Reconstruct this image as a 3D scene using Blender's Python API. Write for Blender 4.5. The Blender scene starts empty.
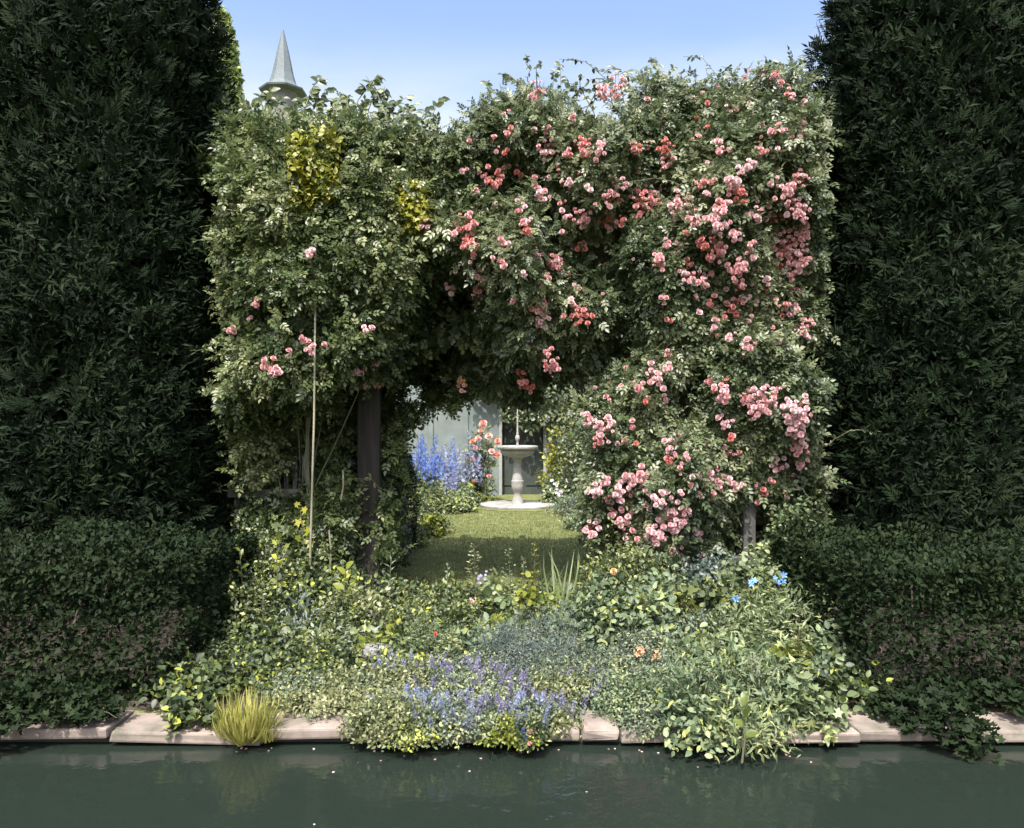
import bpy, bmesh, math, numpy as np
from mathutils import Vector
R = math.radians
scene = bpy.context.scene
COL = scene.collection
rng = np.random.default_rng(11)

# ------------------------------------------------------------------ camera maths
F = 788.0; CX = 512.0; HY = 428.0; CAMZ = 1.5
def PX(px, Y): return (px - CX) / F * Y
def PZ(py, Y): return CAMZ + (HY - py) / F * Y
def P3(px, py, Y): return np.array([PX(px, Y), Y, PZ(py, Y)])
def sstep(a, b, x):
    t = np.clip((np.asarray(x, float) - a) / (b - a), 0, 1); return t * t * (3 - 2 * t)

# ------------------------------------------------------------------ value noise
_tab = np.random.default_rng(5).random((64, 64, 64))
def vnoise(p):
    p = np.asarray(p, float); i = np.floor(p).astype(int); f = p - i; f = f * f * (3 - 2 * f)
    r = 0
    for a in (0, 1):
        for b in (0, 1):
            for c in (0, 1):
                w = (f[..., 0] if a else 1 - f[..., 0]) * (f[..., 1] if b else 1 - f[..., 1]) * (f[..., 2] if c else 1 - f[..., 2])
                r = r + w * _tab[(i[..., 0] + a) & 63, (i[..., 1] + b) & 63, (i[..., 2] + c) & 63]
    return r
def unit(v): return v / np.maximum(np.linalg.norm(v, axis=-1, keepdims=True), 1e-9)
def rdir(n): return unit(rng.normal(size=(n, 3)))

# ------------------------------------------------------------------ object helpers
def tag(o, label=None, cat=None, group=None, kind=None):
    if label: o['label'] = label
    if cat: o['category'] = cat
    if group: o['group'] = group
    if kind: o['kind'] = kind
    return o
def empty(name, loc, label, cat, group=None, rz=0):
    o = bpy.data.objects.new(name, None); COL.objects.link(o)
    o.location = loc; o.rotation_euler.z = rz; o.empty_display_size = 0.1
    return tag(o, label, cat, group)
def copy_tree(o, parent=None):
    c = o.copy(); COL.objects.link(c)
    if parent: c.parent = parent
    for ch in list(o.children): copy_tree(ch, c)
    return c

class MB:
    """collects triangles, builds ONE mesh object"""
    def __init__(s): s.v = []; s.f = []; s.t = []; s.n = 0
    def add(s, v, f, t):
        v = np.asarray(v, float).reshape(-1, 3); f = np.asarray(f, int).reshape(-1, 3)
        t = np.broadcast_to(np.asarray(t, float), (len(v),))
        s.v.append(v); s.f.append(f + s.n); s.t.append(t); s.n += len(v)
    def leaves(s, P, D, N, S, tmpl, tint, W=1.0):
        tv, tf = tmpl; n = len(P); k = len(tv)
        if n == 0: return
        D = unit(D); X = unit(np.cross(D, N)); Nn = np.cross(X, D)
        S = np.broadcast_to(np.asarray(S, float), (n,)); W = np.broadcast_to(np.asarray(W, float), (n,))
        V = (P[:, None, :] + S[:, None, None] * (tv[None, :, 0:1] * W[:, None, None] * X[:, None, :]
             + tv[None, :, 1:2] * D[:, None, :] + tv[None, :, 2:3] * Nn[:, None, :]))
        Fa = tf[None] + (np.arange(n) * k)[:, None, None]
        s.add(V.reshape(-1, 3), Fa.reshape(-1, 3), np.repeat(np.broadcast_to(tint, (n,)), k))
    def tube(s, pts, r0, r1, sides=6, tint=.5):
        pts = np.asarray(pts, float); n = len(pts)
        tg = unit(np.gradient(pts, axis=0)); ref = np.array([.3, .9, .2]) if abs(tg[0][2]) > .8 else np.array([0, 0, 1.])
        A = unit(np.cross(tg, ref)); Bv = np.cross(tg, A)
        a = np.linspace(0, 2 * np.pi, sides, endpoint=False); rr = np.linspace(r0, r1, n)
        V = pts[:, None] + rr[:, None, None] * (np.cos(a)[None, :, None] * A[:, None] + np.sin(a)[None, :, None] * Bv[:, None])
        f = []
        for i in range(n - 1):
            for j in range(sides):
                p, q = i * sides + j, i * sides + (j + 1) % sides
                f += [(p, q, q + sides), (p, q + sides, p + sides)]
        s.add(V.reshape(-1, 3), f, tint)
    def build(s, name, mat, parent=None, smooth=False, loc=None):
        me = bpy.data.meshes.new(name)
        v = np.concatenate(s.v) if s.v else np.zeros((0, 3)); f = np.concatenate(s.f) if s.f else np.zeros((0, 3), int); t = np.concatenate(s.t) if s.t else np.zeros(0)
        if loc is not None: v = v - np.asarray(loc)
        me.vertices.add(len(v)); me.vertices.foreach_set('co', v.astype(np.float32).ravel())
        me.loops.add(len(f) * 3); me.loops.foreach_set('vertex_index', f.astype(np.int32).ravel())
        me.polygons.add(len(f)); me.polygons.foreach_set('loop_start', (np.arange(len(f)) * 3).astype(np.int32))
        if smooth: me.polygons.foreach_set('use_smooth', np.ones(len(f), bool))
        me.update(calc_edges=True)
        at = me.attributes.new('tint', 'FLOAT', 'POINT'); at.data.foreach_set('value', t.astype(np.float32))
        me.materials.append(mat)
        o = bpy.data.objects.new(name, me); COL.objects.link(o)
        if loc is not None: o.location = loc
        if parent: o.parent = parent
        return o

def hard(name, boxes, mat, parent=None, bevel=.006, warp=0.0):
    """boxes: (cx,cy,cz,sx,sy,sz[,rz]) merged in ONE bevelled mesh"""
    bm = bmesh.new()
    for b in boxes:
        r = bmesh.ops.create_cube(bm, size=1)['verts']
        a = b[6] if len(b) > 6 else 0
        for v in r:
            x, y, z = v.co.x * b[3], v.co.y * b[4], v.co.z * b[5]
            if warp: x += rng.normal() * warp; y += rng.normal() * warp; z += rng.normal() * warp * .5
            v.co = Vector((b[0] + x * math.cos(a) - y * math.sin(a), b[1] + x * math.sin(a) + y * math.cos(a), b[2] + z))
    if bevel: bmesh.ops.bevel(bm, geom=bm.edges[:], offset=bevel, segments=2, affect='EDGES', profile=.6)
    me = bpy.data.meshes.new(name); bm.to_mesh(me); bm.free(); me.materials.append(mat)
    o = bpy.data.objects.new(name, me); COL.objects.link(o)
    if parent: o.parent = parent
    return o
def lathe(name, prof, mat, parent, seg=40, wob=0):
    bm = bmesh.new(); rings = []
    for r, z in prof:
        rings.append([bm.verts.new((r * math.cos(2 * math.pi * i / seg), r * math.sin(2 * math.pi * i / seg), z)) for i in range(seg)])
    for a, b in zip(rings, rings[1:]):
        for i in range(seg):
            f = bm.faces.new((a[i], a[(i + 1) % seg], b[(i + 1) % seg], b[i])); f.smooth = True
    bm.faces.new(rings[0][::-1]); bm.faces.new(rings[-1])
    me = bpy.data.meshes.new(name); bm.to_mesh(me); bm.free(); me.materials.append(mat)
    me.set_sharp_from_angle(angle=R(38))
    o = bpy.data.objects.new(name, me); COL.objects.link(o); o.parent = parent
    return o

# ------------------------------------------------------------------ leaf templates (base at 0, tip along +Y, face +Z)
T_OV = (np.array([(0, 0, 0), (-.29, .42, .07), (0, .46, -.02), (.29, .42, .07), (0, 1, -.12)]),
        np.array([(0, 2, 1), (0, 3, 2), (1, 2, 4), (2, 3, 4)]))
T_OV2 = (np.array([(0, 0, 0), (-.27, .22, .05), (-.31, .5, .06), (-.18, .8, 0), (0, 1, -.1), (.18, .8, 0), (.31, .5, .06), (.27, .22, .05), (0, .25, -.02), (0, .6, -.02)]),
         np.array([(0, 8, 1), (1, 8, 2), (8, 9, 2), (2, 9, 3), (3, 9, 4), (0, 7, 8), (7, 6, 8), (8, 6, 9), (6, 5, 9), (5, 4, 9)]))
T_LA = (np.array([(0, 0, 0), (-.12, .4, .03), (0, .45, -.01), (.12, .4, .03), (0, 1, -.14)]), T_OV[1])
_a = np.linspace(0, 2 * np.pi, 9)[:-1]
T_RD = (np.vstack([[(0, .5, -.05)], np.stack([.48 * np.sin(_a), .5 - .5 * np.cos(_a), .05 * np.cos(3 * _a)], 1)]),
        np.array([(0, 1 + i, 1 + (i + 1) % 8) for i in range(8)]))
_a5 = []
for i in range(11):
    an = -2.5 + i * 0.5; rr = .55 if i % 2 == 0 else .33
    _a5.append((rr * math.sin(an), .45 + rr * math.cos(an), .04 * (-1) ** i))
T_LOBE = (np.array([(0, .4, -.04)] + _a5), np.array([(0, i + 2, i + 1) for i in range(10)]))
T_BL = (np.array([(-.02, 0, 0), (.02, 0, 0), (-.022, .4, .05), (.022, .4, .05), (-.014, .75, -.02), (.014, .75, -.02), (0, 1, -.18)]),
        np.array([(0, 1, 3), (0, 3, 2), (2, 3, 5), (2, 5, 4), (4, 5, 6)]))
def compound(n_pairs, ls, tmpl=T_OV):
    V = []; Fc = []; k = 0
    for i in range(n_pairs + 1):
        for sd in ((-1, 1) if i < n_pairs else (0,)):
            t = .3 + .5 * i / n_pairs if n_pairs else .5
            an = sd * R(58 - 6 * i); v = tmpl[0] * ls * (1.15 if sd == 0 else 1)
            x = v[:, 0] * math.cos(an) + v[:, 1] * math.sin(an); y = -v[:, 0] * math.sin(an) + v[:, 1] * math.cos(an)
            V.append(np.stack([x, y + t, v[:, 2] - .12 * t * t + abs(sd) * .02 * np.abs(x)], 1)); Fc.append(tmpl[1] + k); k += len(v)
    V.append(np.array([(-.008, 0, 0), (.008, 0, 0), (.004, .85, -.09), (-.004, .85, -.09)])); Fc.append(np.array([(0, 1, 2), (0, 2, 3)]) + k)
    return (np.vstack(V), np.vstack(Fc))
T_ROSE = compound(2, .42)
T_ROSE7 = compound(3, .32)
T_BIG = compound(2, .46, T_OV2)
def bloom_tmpl():
    r = np.random.default_rng(3); V = []; Fc = []; k = 0
    for ring, (n, rad, z, tilt, w) in enumerate([(6, .30, 0, 18, .27), (6, .22, .06, 42, .23), (5, .13, .1, 62, .17), (3, .05, .13, 78, .11)]):
        for i in range(n):
            an = 2 * math.pi * (i + .5 * ring) / n + r.normal() * .12; tl = R(tilt + r.normal() * 7)
            for_v = [(0, -w * .45), (.5, -w), (1, -w * .62), (1.05, 0), (1, w * .62), (.5, w), (0, w * .45), (.55, 0)]
            L = .24 + .05 * r.random()
            pv = []
            for q, (u, s_) in enumerate(for_v):
                out = rad * .5 + u * L * math.cos(tl); up = z + u * L * math.sin(tl) - (.05 if q == 7 else 0) - (.05 * u * u if ring == 0 else 0) + (.03 if q in (1, 5) else 0)
                pv.append((out * math.cos(an) - s_ * math.sin(an), out * math.sin(an) + s_ * math.cos(an), up))
            V.append(np.array(pv)); Fc.append(np.array([(7, j, (j + 1) % 7) for j in range(7)]) + k); k += 8
    v = np.vstack(V)
    return (np.stack([v[:, 0], v[:, 1], v[:, 2]], 1), np.vstack(Fc))
T_BLOOM = bloom_tmpl()
def floret_tmpl(n=5, cup=.25):
    V = [(0, 0, 0)]; Fc = []
    for i in range(n):
        a = 2 * math.pi * i / n; k = len(V)
        for da, rr, z in ((-.45, .33, cup * .5), (0, .55, cup), (.45, .33, cup * .5)):
            V.append((rr * math.sin(a + da), rr * math.cos(a + da), z))
        Fc += [(0, k + 1, k), (0, k + 2, k + 1)]
    return (np.array(V), np.array(Fc))
T_FLO = floret_tmpl()
T_DAISY = floret_tmpl(8, .1)

def bez(a, m_, b_):
    t = np.linspace(0, 1, 12)[:, None]; w_ = np.stack([np.cumsum(rng.normal(size=12)) * .012 for _ in range(3)], 1); w_[0] = 0
    return (1 - t) ** 2 * a + 2 * t * (1 - t) * m_ + t * t * b_ + w_
# ------------------------------------------------------------------ materials
def new_mat(name):
    m = bpy.data.materials.new(name); m.use_nodes = True
    nt = m.node_tree; nt.nodes.clear(); return m, nt, nt.nodes, nt.links
def ramp(nd, stops):
    r = nd.new('ShaderNodeValToRGB'); e = r.color_ramp.elements
    while len(e) < len(stops): e.new(.5)
    for el, (p, c) in zip(e, stops): el.position = p; el.color = (*c, 1)
    return r
def leaf_mat(name, cols, rough=.45, trans=.3, patch=.35, scale=1.7, spec=.5):
    """leaf colour differs from leaf to leaf (tint) and from shoot to shoot (noise)"""
    m, nt, nd, lk = new_mat(name)
    out = nd.new('ShaderNodeOutputMaterial'); at = nd.new('ShaderNodeAttribute'); at.attribute_name = 'tint'
    tc = nd.new('ShaderNodeTexCoord'); nz = nd.new('ShaderNodeTexNoise'); nz.inputs['Scale'].default_value = scale; nz.inputs['Detail'].default_value = 3
    lk.new(tc.outputs['Object'], nz.inputs['Vector'])
    mr = nd.new('ShaderNodeMapRange'); mr.inputs[1].default_value = .3; mr.inputs[2].default_value = .7
    mr.inputs[3].default_value = -patch; mr.inputs[4].default_value = patch; lk.new(nz.outputs['Fac'], mr.inputs[0])
    ad = nd.new('ShaderNodeMath'); ad.operation = 'ADD'; ad.use_clamp = True
    lk.new(at.outputs['Fac'], ad.inputs[0]); lk.new(mr.outputs[0], ad.inputs[1])
    rp = ramp(nd, [(i / (len(cols) - 1), c) for i, c in enumerate(cols)]); lk.new(ad.outputs[0], rp.inputs[0])
    b = nd.new('ShaderNodeBsdfPrincipled'); lk.new(rp.outputs[0], b.inputs['Base Color'])
    b.inputs['Roughness'].default_value = rough; b.inputs['Specular IOR Level'].default_value = spec
    t = nd.new('ShaderNodeBsdfTranslucent'); lk.new(rp.outputs[0], t.inputs['Color'])
    mx = nd.new('ShaderNodeMixShader'); mx.inputs[0].default_value = trans
    lk.new(b.outputs[0], mx.inputs[1]); lk.new(t.outputs[0], mx.inputs[2]); lk.new(mx.outputs[0], out.inputs[0])
    return m
def surf_mat(name, cols, scale=6, rough=.8, bump=.3, detail=8, stretch=(1, 1, 1), spec=.4, bscale=None, bdist=.01):
    m, nt, nd, lk = new_mat(name)
    out = nd.new('ShaderNodeOutputMaterial'); tc = nd.new('ShaderNodeTexCoord'); mp = nd.new('ShaderNodeMapping'); mp.inputs['Scale'].default_value = stretch
    lk.new(tc.outputs['Object'], mp.inputs[0])
    nz = nd.new('ShaderNodeTexNoise'); nz.inputs['Scale'].default_value = scale; nz.inputs['Detail'].default_value = detail; nz.inputs['Roughness'].default_value = .65
    lk.new(mp.outputs[0], nz.inputs['Vector'])
    rp = ramp(nd, [(.28 + .44 * i / (len(cols) - 1), c) for i, c in enumerate(cols)]); lk.new(nz.outputs['Fac'], rp.inputs[0])
    b = nd.new('ShaderNodeBsdfPrincipled'); lk.new(rp.outputs[0], b.inputs['Base Color']); b.inputs['Roughness'].default_value = rough; b.inputs['Specular IOR Level'].default_value = spec
    n2 = nd.new('ShaderNodeTexNoise'); n2.inputs['Scale'].default_value = bscale or scale * 5; n2.inputs['Detail'].default_value = 6; lk.new(mp.outputs[0], n2.inputs['Vector'])
    bp = nd.new('ShaderNodeBump'); bp.inputs['Strength'].default_value = bump; bp.inputs['Distance'].default_value = bdist
    lk.new(n2.outputs['Fac'], bp.inputs['Height']); lk.new(bp.outputs[0], b.inputs['Normal']); lk.new(b.outputs[0], out.inputs[0])
    return m
G = lambda s, *c: tuple(x * s for x in c)
M = dict(
    rose=leaf_mat('rose_leaf', [(.032, .05, .02), (.075, .105, .045), (.135, .162, .08), (.26, .28, .17)], .4, .34),
    roseb=leaf_mat('broad_rose_leaf', [(.028, .048, .016), (.062, .09, .032), (.115, .145, .052), (.24, .26, .13)], .4, .34),
    gold=leaf_mat('golden_leaf', [(.11, .13, .015), (.21, .215, .025), (.33, .32, .04)], .45, .35),
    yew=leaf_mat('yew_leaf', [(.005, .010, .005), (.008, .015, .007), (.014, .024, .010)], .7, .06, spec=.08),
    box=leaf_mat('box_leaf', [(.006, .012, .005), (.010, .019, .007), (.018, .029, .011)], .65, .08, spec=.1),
    pop=leaf_mat('poplar_leaf', [(.10, .15, .05), (.2, .26, .09), (.3, .36, .12)], .5, .35),
    shrub=leaf_mat('shrub_leaf', [(.025, .04, .015), (.06, .085, .033), (.12, .15, .055), (.21, .24, .09), (.36, .38, .05)], .42, .28),
    dim=leaf_mat('dim_leaf', [(.018, .032, .012), (.048, .072, .026), (.095, .125, .04), (.30, .33, .045)], .5, .25),
    lime=leaf_mat('lime_leaf', [(.06, .09, .018), (.16, .19, .03), (.36, .37, .06)], .42, .38),
    sage=leaf_mat('sage_leaf', [(.04, .07, .032), (.10, .14, .07), (.19, .24, .13), (.32, .35, .10)], .55, .25),
    grey=leaf_mat('grey_leaf', [(.035, .055, .032), (.085, .115, .07), (.17, .20, .14), (.30, .33, .11)], .6, .2),
    blueg=leaf_mat('blue_green_leaf', [(.035, .058, .048), (.075, .105, .088), (.14, .175, .15), (.22, .25, .19)], .5, .25),
    varieg=leaf_mat('cream_green_leaf', [(.05, .07, .022), (.16, .18, .075), (.36, .36, .2)], .45, .3),
    pale=leaf_mat('pale_green_leaf', [(.05, .08, .03), (.12, .16, .07), (.21, .255, .135), (.33, .36, .14)], .5, .3),
    grass=leaf_mat('grass_blade', [(.075, .098, .03), (.14, .165, .055), (.225, .235, .095)], .5, .3),
    ygrass=leaf_mat('yellow_grass_blade', [(.12, .14, .03), (.28, .28, .05), (.5, .46, .16)], .5, .35),
    cane=leaf_mat('cane', [(.05, .06, .028), (.10, .10, .06), (.28, .26, .19)], .6, .0),
    bark=surf_mat('bark', [(.03, .025, .02), (.09, .075, .06)], 9, .9, .6, stretch=(1, 1, .2)),
    bloom=leaf_mat('rose_petal', [(.68, .24, .20), (.66, .33, .33), (.70, .43, .45), (.77, .57, .59)], .55, .3, .08, 3),
    bloomb=leaf_mat('garden_rose_petal', [(.72, .27, .17), (.72, .36, .32), (.75, .48, .45)], .55, .3, .05, 3),
    orange=leaf_mat('orange_petal', [(.68, .26, .15), (.70, .36, .2), (.68, .45, .24)], .55, .3, .1, 3),
    blue=leaf_mat('blue_petal', [(.06, .11, .38), (.11, .19, .52), (.22, .32, .62)], .5, .3, .1, 5),
    pblue=leaf_mat('pale_blue_petal', [(.15, .19, .36), (.26, .30, .46), (.42, .45, .56)], .5, .3, .1, 5),
    violet=leaf_mat('violet_petal', [(.13, .11, .24), (.24, .22, .38), (.40, .38, .50)], .5, .3, .1, 5),
    sky=leaf_mat('sky_blue_petal', [(.10, .25, .62), (.2, .4, .75)], .5, .3, .1, 5),
    red=leaf_mat('red_petal', [(.5, .05, .04), (.65, .12, .10)], .5, .3, .1, 5),
    white=leaf_mat('white_petal', [(.5, .47, .5), (.7, .68, .68)], .5, .3, .1, 5),
    yel=leaf_mat('yellow_petal', [(.5, .42, .03), (.65, .55, .05)], .5, .3, .1, 5),
    timber=surf_mat('old_timber', [(.008, .007, .006), (.018, .016, .014), (.04, .035, .031)], 5, .9, .5, stretch=(4, 4, .35)),
    greywood=surf_mat('weathered_grey_wood', [(.035, .035, .032), (.07, .069, .065), (.125, .122, .115)], 5, .9, .4, stretch=(4, 4, .4)),
    stone=surf_mat('fountain_stone', [(.11, .11, .095), (.21, .207, .19), (.275, .27, .255), (.33, .325, .31)], 4, .75, .25),
    coping=surf_mat('pinkish_coping_stone', [(.055, .06, .038), (.15, .13, .108), (.22, .18, .155), (.28, .24, .21)], 4, .85, .4),
    rock=surf_mat('grey_rock', [(.09, .09, .085), (.17, .17, .16), (.26, .26, .25)], 6, .9, .6, bdist=.02),
    plaster=surf_mat('grey_green_plaster', [(.09, .115, .11), (.125, .15, .145), (.16, .185, .178)], 2.5, .9, .15),
    door=surf_mat('dark_green_door', [(.025, .035, .03), (.045, .055, .048)], 3, .6, .1),
    jamb=surf_mat('pale_door_frame', [(.17, .18, .17), (.26, .26, .245)], 5, .7, .1),
    slate=surf_mat('blue_grey_slate', [(.07, .09, .10), (.12, .145, .16)], 9, .7, .3, stretch=(1, 1, 3)),
    towerw=surf_mat('grey_render', [(.10, .105, .105), (.17, .17, .168)], 4, .9, .3),
    soil=surf_mat('soil', [(.018, .014, .010), (.04, .032, .024), (.07, .058, .045)], 7, .95, .9, bdist=.03),
    lawn=surf_mat('lawn', [(.075, .09, .03), (.125, .14, .05), (.17, .178, .075)], 3.5, .95, .8, bscale=60, bdist=.02, spec=.15),
    basin=surf_mat('pond_basin', [(.03, .035, .025), (.06, .065, .05)], 5, .9, .4),
)
# water
m, nt, nd, lk = new_mat('pond_water'); M['water'] = m
out = nd.new('ShaderNodeOutputMaterial'); b = nd.new('ShaderNodeBsdfPrincipled')
b.inputs['Base Color'].default_value = (.012, .018, .014, 1); b.inputs['Roughness'].default_value = .06; b.inputs['IOR'].default_value = 1.33
tc = nd.new('ShaderNodeTexCoord'); nz = nd.new('ShaderNodeTexNoise'); nz.inputs['Scale'].default_value = 9; nz.inputs['Detail'].default_value = 4
bp = nd.new('ShaderNodeBump'); bp.inputs['Strength'].default_value = .25; bp.inputs['Distance'].default_value = .02
lk.new(tc.outputs['Object'], nz.inputs['Vector']); lk.new(nz.outputs['Fac'], bp.inputs['Height']); lk.new(bp.outputs[0], b.inputs['Normal']); lk.new(b.outputs[0], out.inputs[0])

# ------------------------------------------------------------------ setting: ground, bed, pond
POND = (-7.0, 7.0, .6, 3.93)
def quad_sheet(name, rects, z, mat):
    bm = bmesh.new()
    for x0, x1, y0, y1 in rects:
        bm.faces.new([bm.verts.new((x0, y0, z)), bm.verts.new((x1, y0, z)), bm.verts.new((x1, y1, z)), bm.verts.new((x0, y1, z))])
    bmesh.ops.remove_doubles(bm, verts=bm.verts[:], dist=1e-4)
    me = bpy.data.meshes.new(name); bm.to_mesh(me); bm.free(); me.materials.append(mat)
    o = bpy.data.objects.new(name, me); COL.objects.link(o); return tag(o, kind='structure')
x0, x1, y0, y1 = POND; E = 600
quad_sheet('lawn', [(-E, x0, -E, y0), (x0, x1, -E, y0), (x1, E, -E, y0), (-E, x0, y0, y1), (x1, E, y0, y1), (-E, x0, y1, E), (x0, x1, y1, E), (x1, E, y1, E)], 0, M['lawn'])
quad_sheet('pond_water', [(x0, x1, y0, y1)], -.065, M['water'])
bm = bmesh.new()
c = [bm.verts.new(p) for p in ((x0, y0, -.002), (x1, y0, -.002), (x1, y1, -.002), (x0, y1, -.002), (x0, y0, -.7), (x1, y0, -.7), (x1, y1, -.7), (x0, y1, -.7))]
for f in ((0, 1, 5, 4), (1, 2, 6, 5), (2, 3, 7, 6), (3, 0, 4, 7), (4, 5, 6, 7)): bm.faces.new([c[i] for i in f])
me = bpy.data.meshes.new('pond_basin'); bm.to_mesh(me); bm.free(); me.materials.append(M['basin'])
o = bpy.data.objects.new('pond_basin', me); COL.objects.link(o); tag(o, kind='structure')
# bed soil: lumpy low mound
def bed_z(x, y):
    x = np.asarray(x, float); y = np.asarray(y, float)
    e = np.minimum(sstep(4.09, 4.35, y), sstep(6.75, 6.3, y))
    return -.03 + e * (.09 + .05 * (vnoise(np.stack([x * 3, y * 3, 0 * x], -1)) - .5) + .03 * (vnoise(np.stack([x * 11, y * 11, 0 * x + 4], -1)) - .5))
nx, ny = 150, 50
gx, gy = np.meshgrid(np.linspace(-5.6, 5.6, nx), np.linspace(4.08, 6.8, ny)); gz = bed_z(gx, gy)
B = MB(); ii = np.arange(nx * ny).reshape(ny, nx)
q = np.stack([ii[:-1, :-1], ii[:-1, 1:], ii[1:, 1:], ii[:-1, :-1], ii[1:, 1:], ii[1:, :-1]], -1).reshape(-1, 3)
B.add(np.stack([gx, gy, gz], -1).reshape(-1, 3), q, .5); tag(B.build('flower_bed_soil', M['soil'], smooth=True), kind='structure')
# lawn grass blades
n = 60000
Yg = 6.4 + 9.8 * rng.random(n) ** 1.1; Xg = (-.2 + .38 * rng.random(n)) * Yg
P = np.stack([Xg, Yg, np.full(n, -.003)], 1); D = unit(np.stack([rng.normal(size=n) * .5, rng.normal(size=n) * .5, np.ones(n)], 1))
B = MB(); B.leaves(P, D, rdir(n), rng.uniform(.02, .045, n), T_BL, rng.random(n), 3.0)
tag(B.build('lawn_grass', M['grass']), 'short mown grass of the lawn seen through the rose arch', 'grass', kind='stuff')

# coping stones along the pond
g = 'coping stones along the pond edge'
edges = [-4.9, -4.1, -3.35, -2.6, -1.98, -1.22, -.76, -.1, .34, .53, 1.0, 1.7, 2.3, 3.05, 3.8, 4.6]
vis = {5: 'pinkish coping stone at the pond edge beside the bright yellow grass', 8: 'short cream coping stone at the pond edge below the blue grey bushes'}
for i, (a, b_) in enumerate(zip(edges, edges[1:])):
    h = .055; gap = .012
    bmz = hard('coping_stone', [(0, 0, 0, b_ - a - gap, .26 + .02 * rng.random(), h)], M['coping'], bevel=.012, warp=.006)
    bmz.location = ((a + b_) / 2, 3.995 + rng.normal() * .008, -.012 + rng.normal() * .004); bmz.rotation_euler = (rng.normal() * .008, rng.normal() * .008, rng.normal() * .008)
    lab = vis.get(i)
    if not lab:
        lab = 'coping stone at the pond edge in front of the dark hedge on the %s' % ('left' if b_ < -1.9 else 'right') if (b_ < -1.9 or a > 1.9) else 'coping stone at the pond edge under overhanging bed plants'
    tag(bmz, lab, 'edging stone', g)
for x_, y_, w_, lab in ((-4.5, 4.1, 1.1, 'added dark ivy mat over the coping at the far left'), (-3.3, 4.1, 1.0, 'added dark ivy mat over the coping in the middle of the left hedge'), (-2.35, 4.1, .8, 'added dark ivy mat over the coping at the inner end of the left hedge'), (2.45, 4.1, .8, 'added dark ivy mat over the coping at the inner end of the right hedge'), (3.4, 4.1, 1.0, 'added dark ivy mat over the coping in the middle of the right hedge'), (4.5, 4.1, 1.1, 'added dark ivy mat over the coping at the far right')):
    rt = empty('added_ivy_mat', (x_, y_, 0), lab, 'ivy', 'added ivy mats over the outer coping'); n = 3200; B = MB()  # ivy added to darken the outer coping
    a = rng.random(n) * 6.28; q = rng.random(n) ** .5; P = np.stack([np.cos(a) * q * w_ * .75, np.sin(a) * q * .42 - .06, 0 * a], 1); k_ = vnoise(P * 3.5 + x_ * 7); P[:, 2] = .03 + .15 * (1 - q * q) * k_ + .05 * rng.random(n); P = P[k_ > .32 + .2 * q * q]; n = len(P)
    P[:, 2] -= .11 * sstep(-.3, -.42, P[:, 1]) * rng.random(n)
    B.leaves(P, unit(rdir(n) + (0, -.3, 0)), unit(np.array([0, -.2, .8]) + .5 * rdir(n)), rng.uniform(.03, .06, n), T_LOBE, rng.random(n)); B.build('foliage', M['box'], rt)
    B = MB()
    for i in range(9): e_ = np.array([rng.uniform(-.7, .7) * w_, rng.uniform(-.4, .3), .04]); B.tube(bez(np.array([0, .2, -.01]), e_ * .5 + (0, .1, .04), e_), .004, .002, 4, .2)
    B.build('stem', M['bark'], rt)
# rocks
def rock(px, py, Y, sx, sy, sz, label):
    bm = bmesh.new(); bmesh.ops.create_icosphere(bm, subdivisions=3, radius=.5)
    co = np.array([v.co[:] for v in bm.verts]); k = rng.random(3) * 40
    dsp = .75 + .55 * vnoise(co * 2.3 + k) + .15 * vnoise(co * 7 + k)
    for v, d in zip(bm.verts, dsp): v.co = Vector((v.co.x * d * sx, v.co.y * d * sy, max(-.3, min(.32, v.co.z)) * d * sz))
    me = bpy.data.meshes.new('rock'); bm.to_mesh(me); bm.free(); me.materials.append(M['rock'])
    o = bpy.data.objects.new('rock', me); COL.objects.link(o); o.location = P3(px, py, Y); o.rotation_euler.z = rng.random() * .6
    return tag(o, label, 'rock', 'rocks in the flower bed')
rock(346, 690, 4.45, .34, .2, .13, 'flat grey rock above the pinkish coping stone')
rock(378, 652, 4.75, .16, .15, .12, 'pale rock half buried under round yellow leaves')
rock(318, 672, 4.75, .24, .2, .14, 'dark rock behind the flat grey rock')
rock(650, 723, 4.25, .18, .2, .3, 'pink grey rock between the grey bush and the sage clump')

# ------------------------------------------------------------------ fountain
Yf = 14.9; k = Yf / F
fo = empty('fountain', (PX(517.5, Yf), Yf, 0), 'pale stone pedestal fountain with round bowl and thin upright jet pipe on the lawn', 'fountain')
s = lathe('step', [(.80, -.03), (.80, .012), (.785, .022), (.02, .023)], M['lawn'], fo, 48); s['label'] = 'mossy grass covered lower step'
lathe('base_slab', [(.715, .018), (.72, .03), (.72, .062), (.705, .072), (.03, .076)], M['stone'], fo, 56)
z0 = PZ(503, Yf)
def z(py): return PZ(py, Yf)
prof = [(12.0, 507), (12.2, 502.8), (11, 502), (10.6, 499.8), (9.4, 499), (7.6, 496), (7.2, 493.5), (8.6, 492), (11.6, 489), (12.6, 485.5), (12.3, 483), (12.9, 482.2), (12.9, 480.8), (11.2, 480.2), (10.2, 476), (8.8, 470), (8.0, 464), (8.4, 460.5), (10.5, 459), (11, 457.6), (9, 457.2)]
pd = lathe('pedestal', [(r / 2 * k * .98, z(y)) for r, y in prof], M['stone'], fo, 40)
bp_ = [(9, 458), (18, 457), (28, 455.4), (33, 453), (34.5, 450.6), (33.5, 450), (38.5, 449.2), (41, 448), (41.2, 446.6), (39.5, 445.6), (36, 445.6), (33, 447), (20, 449.5), (3, 450.5)]
lathe('bowl', [(r / 2 * k, z(y)) for r, y in bp_], M['stone'], fo, 56)
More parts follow.
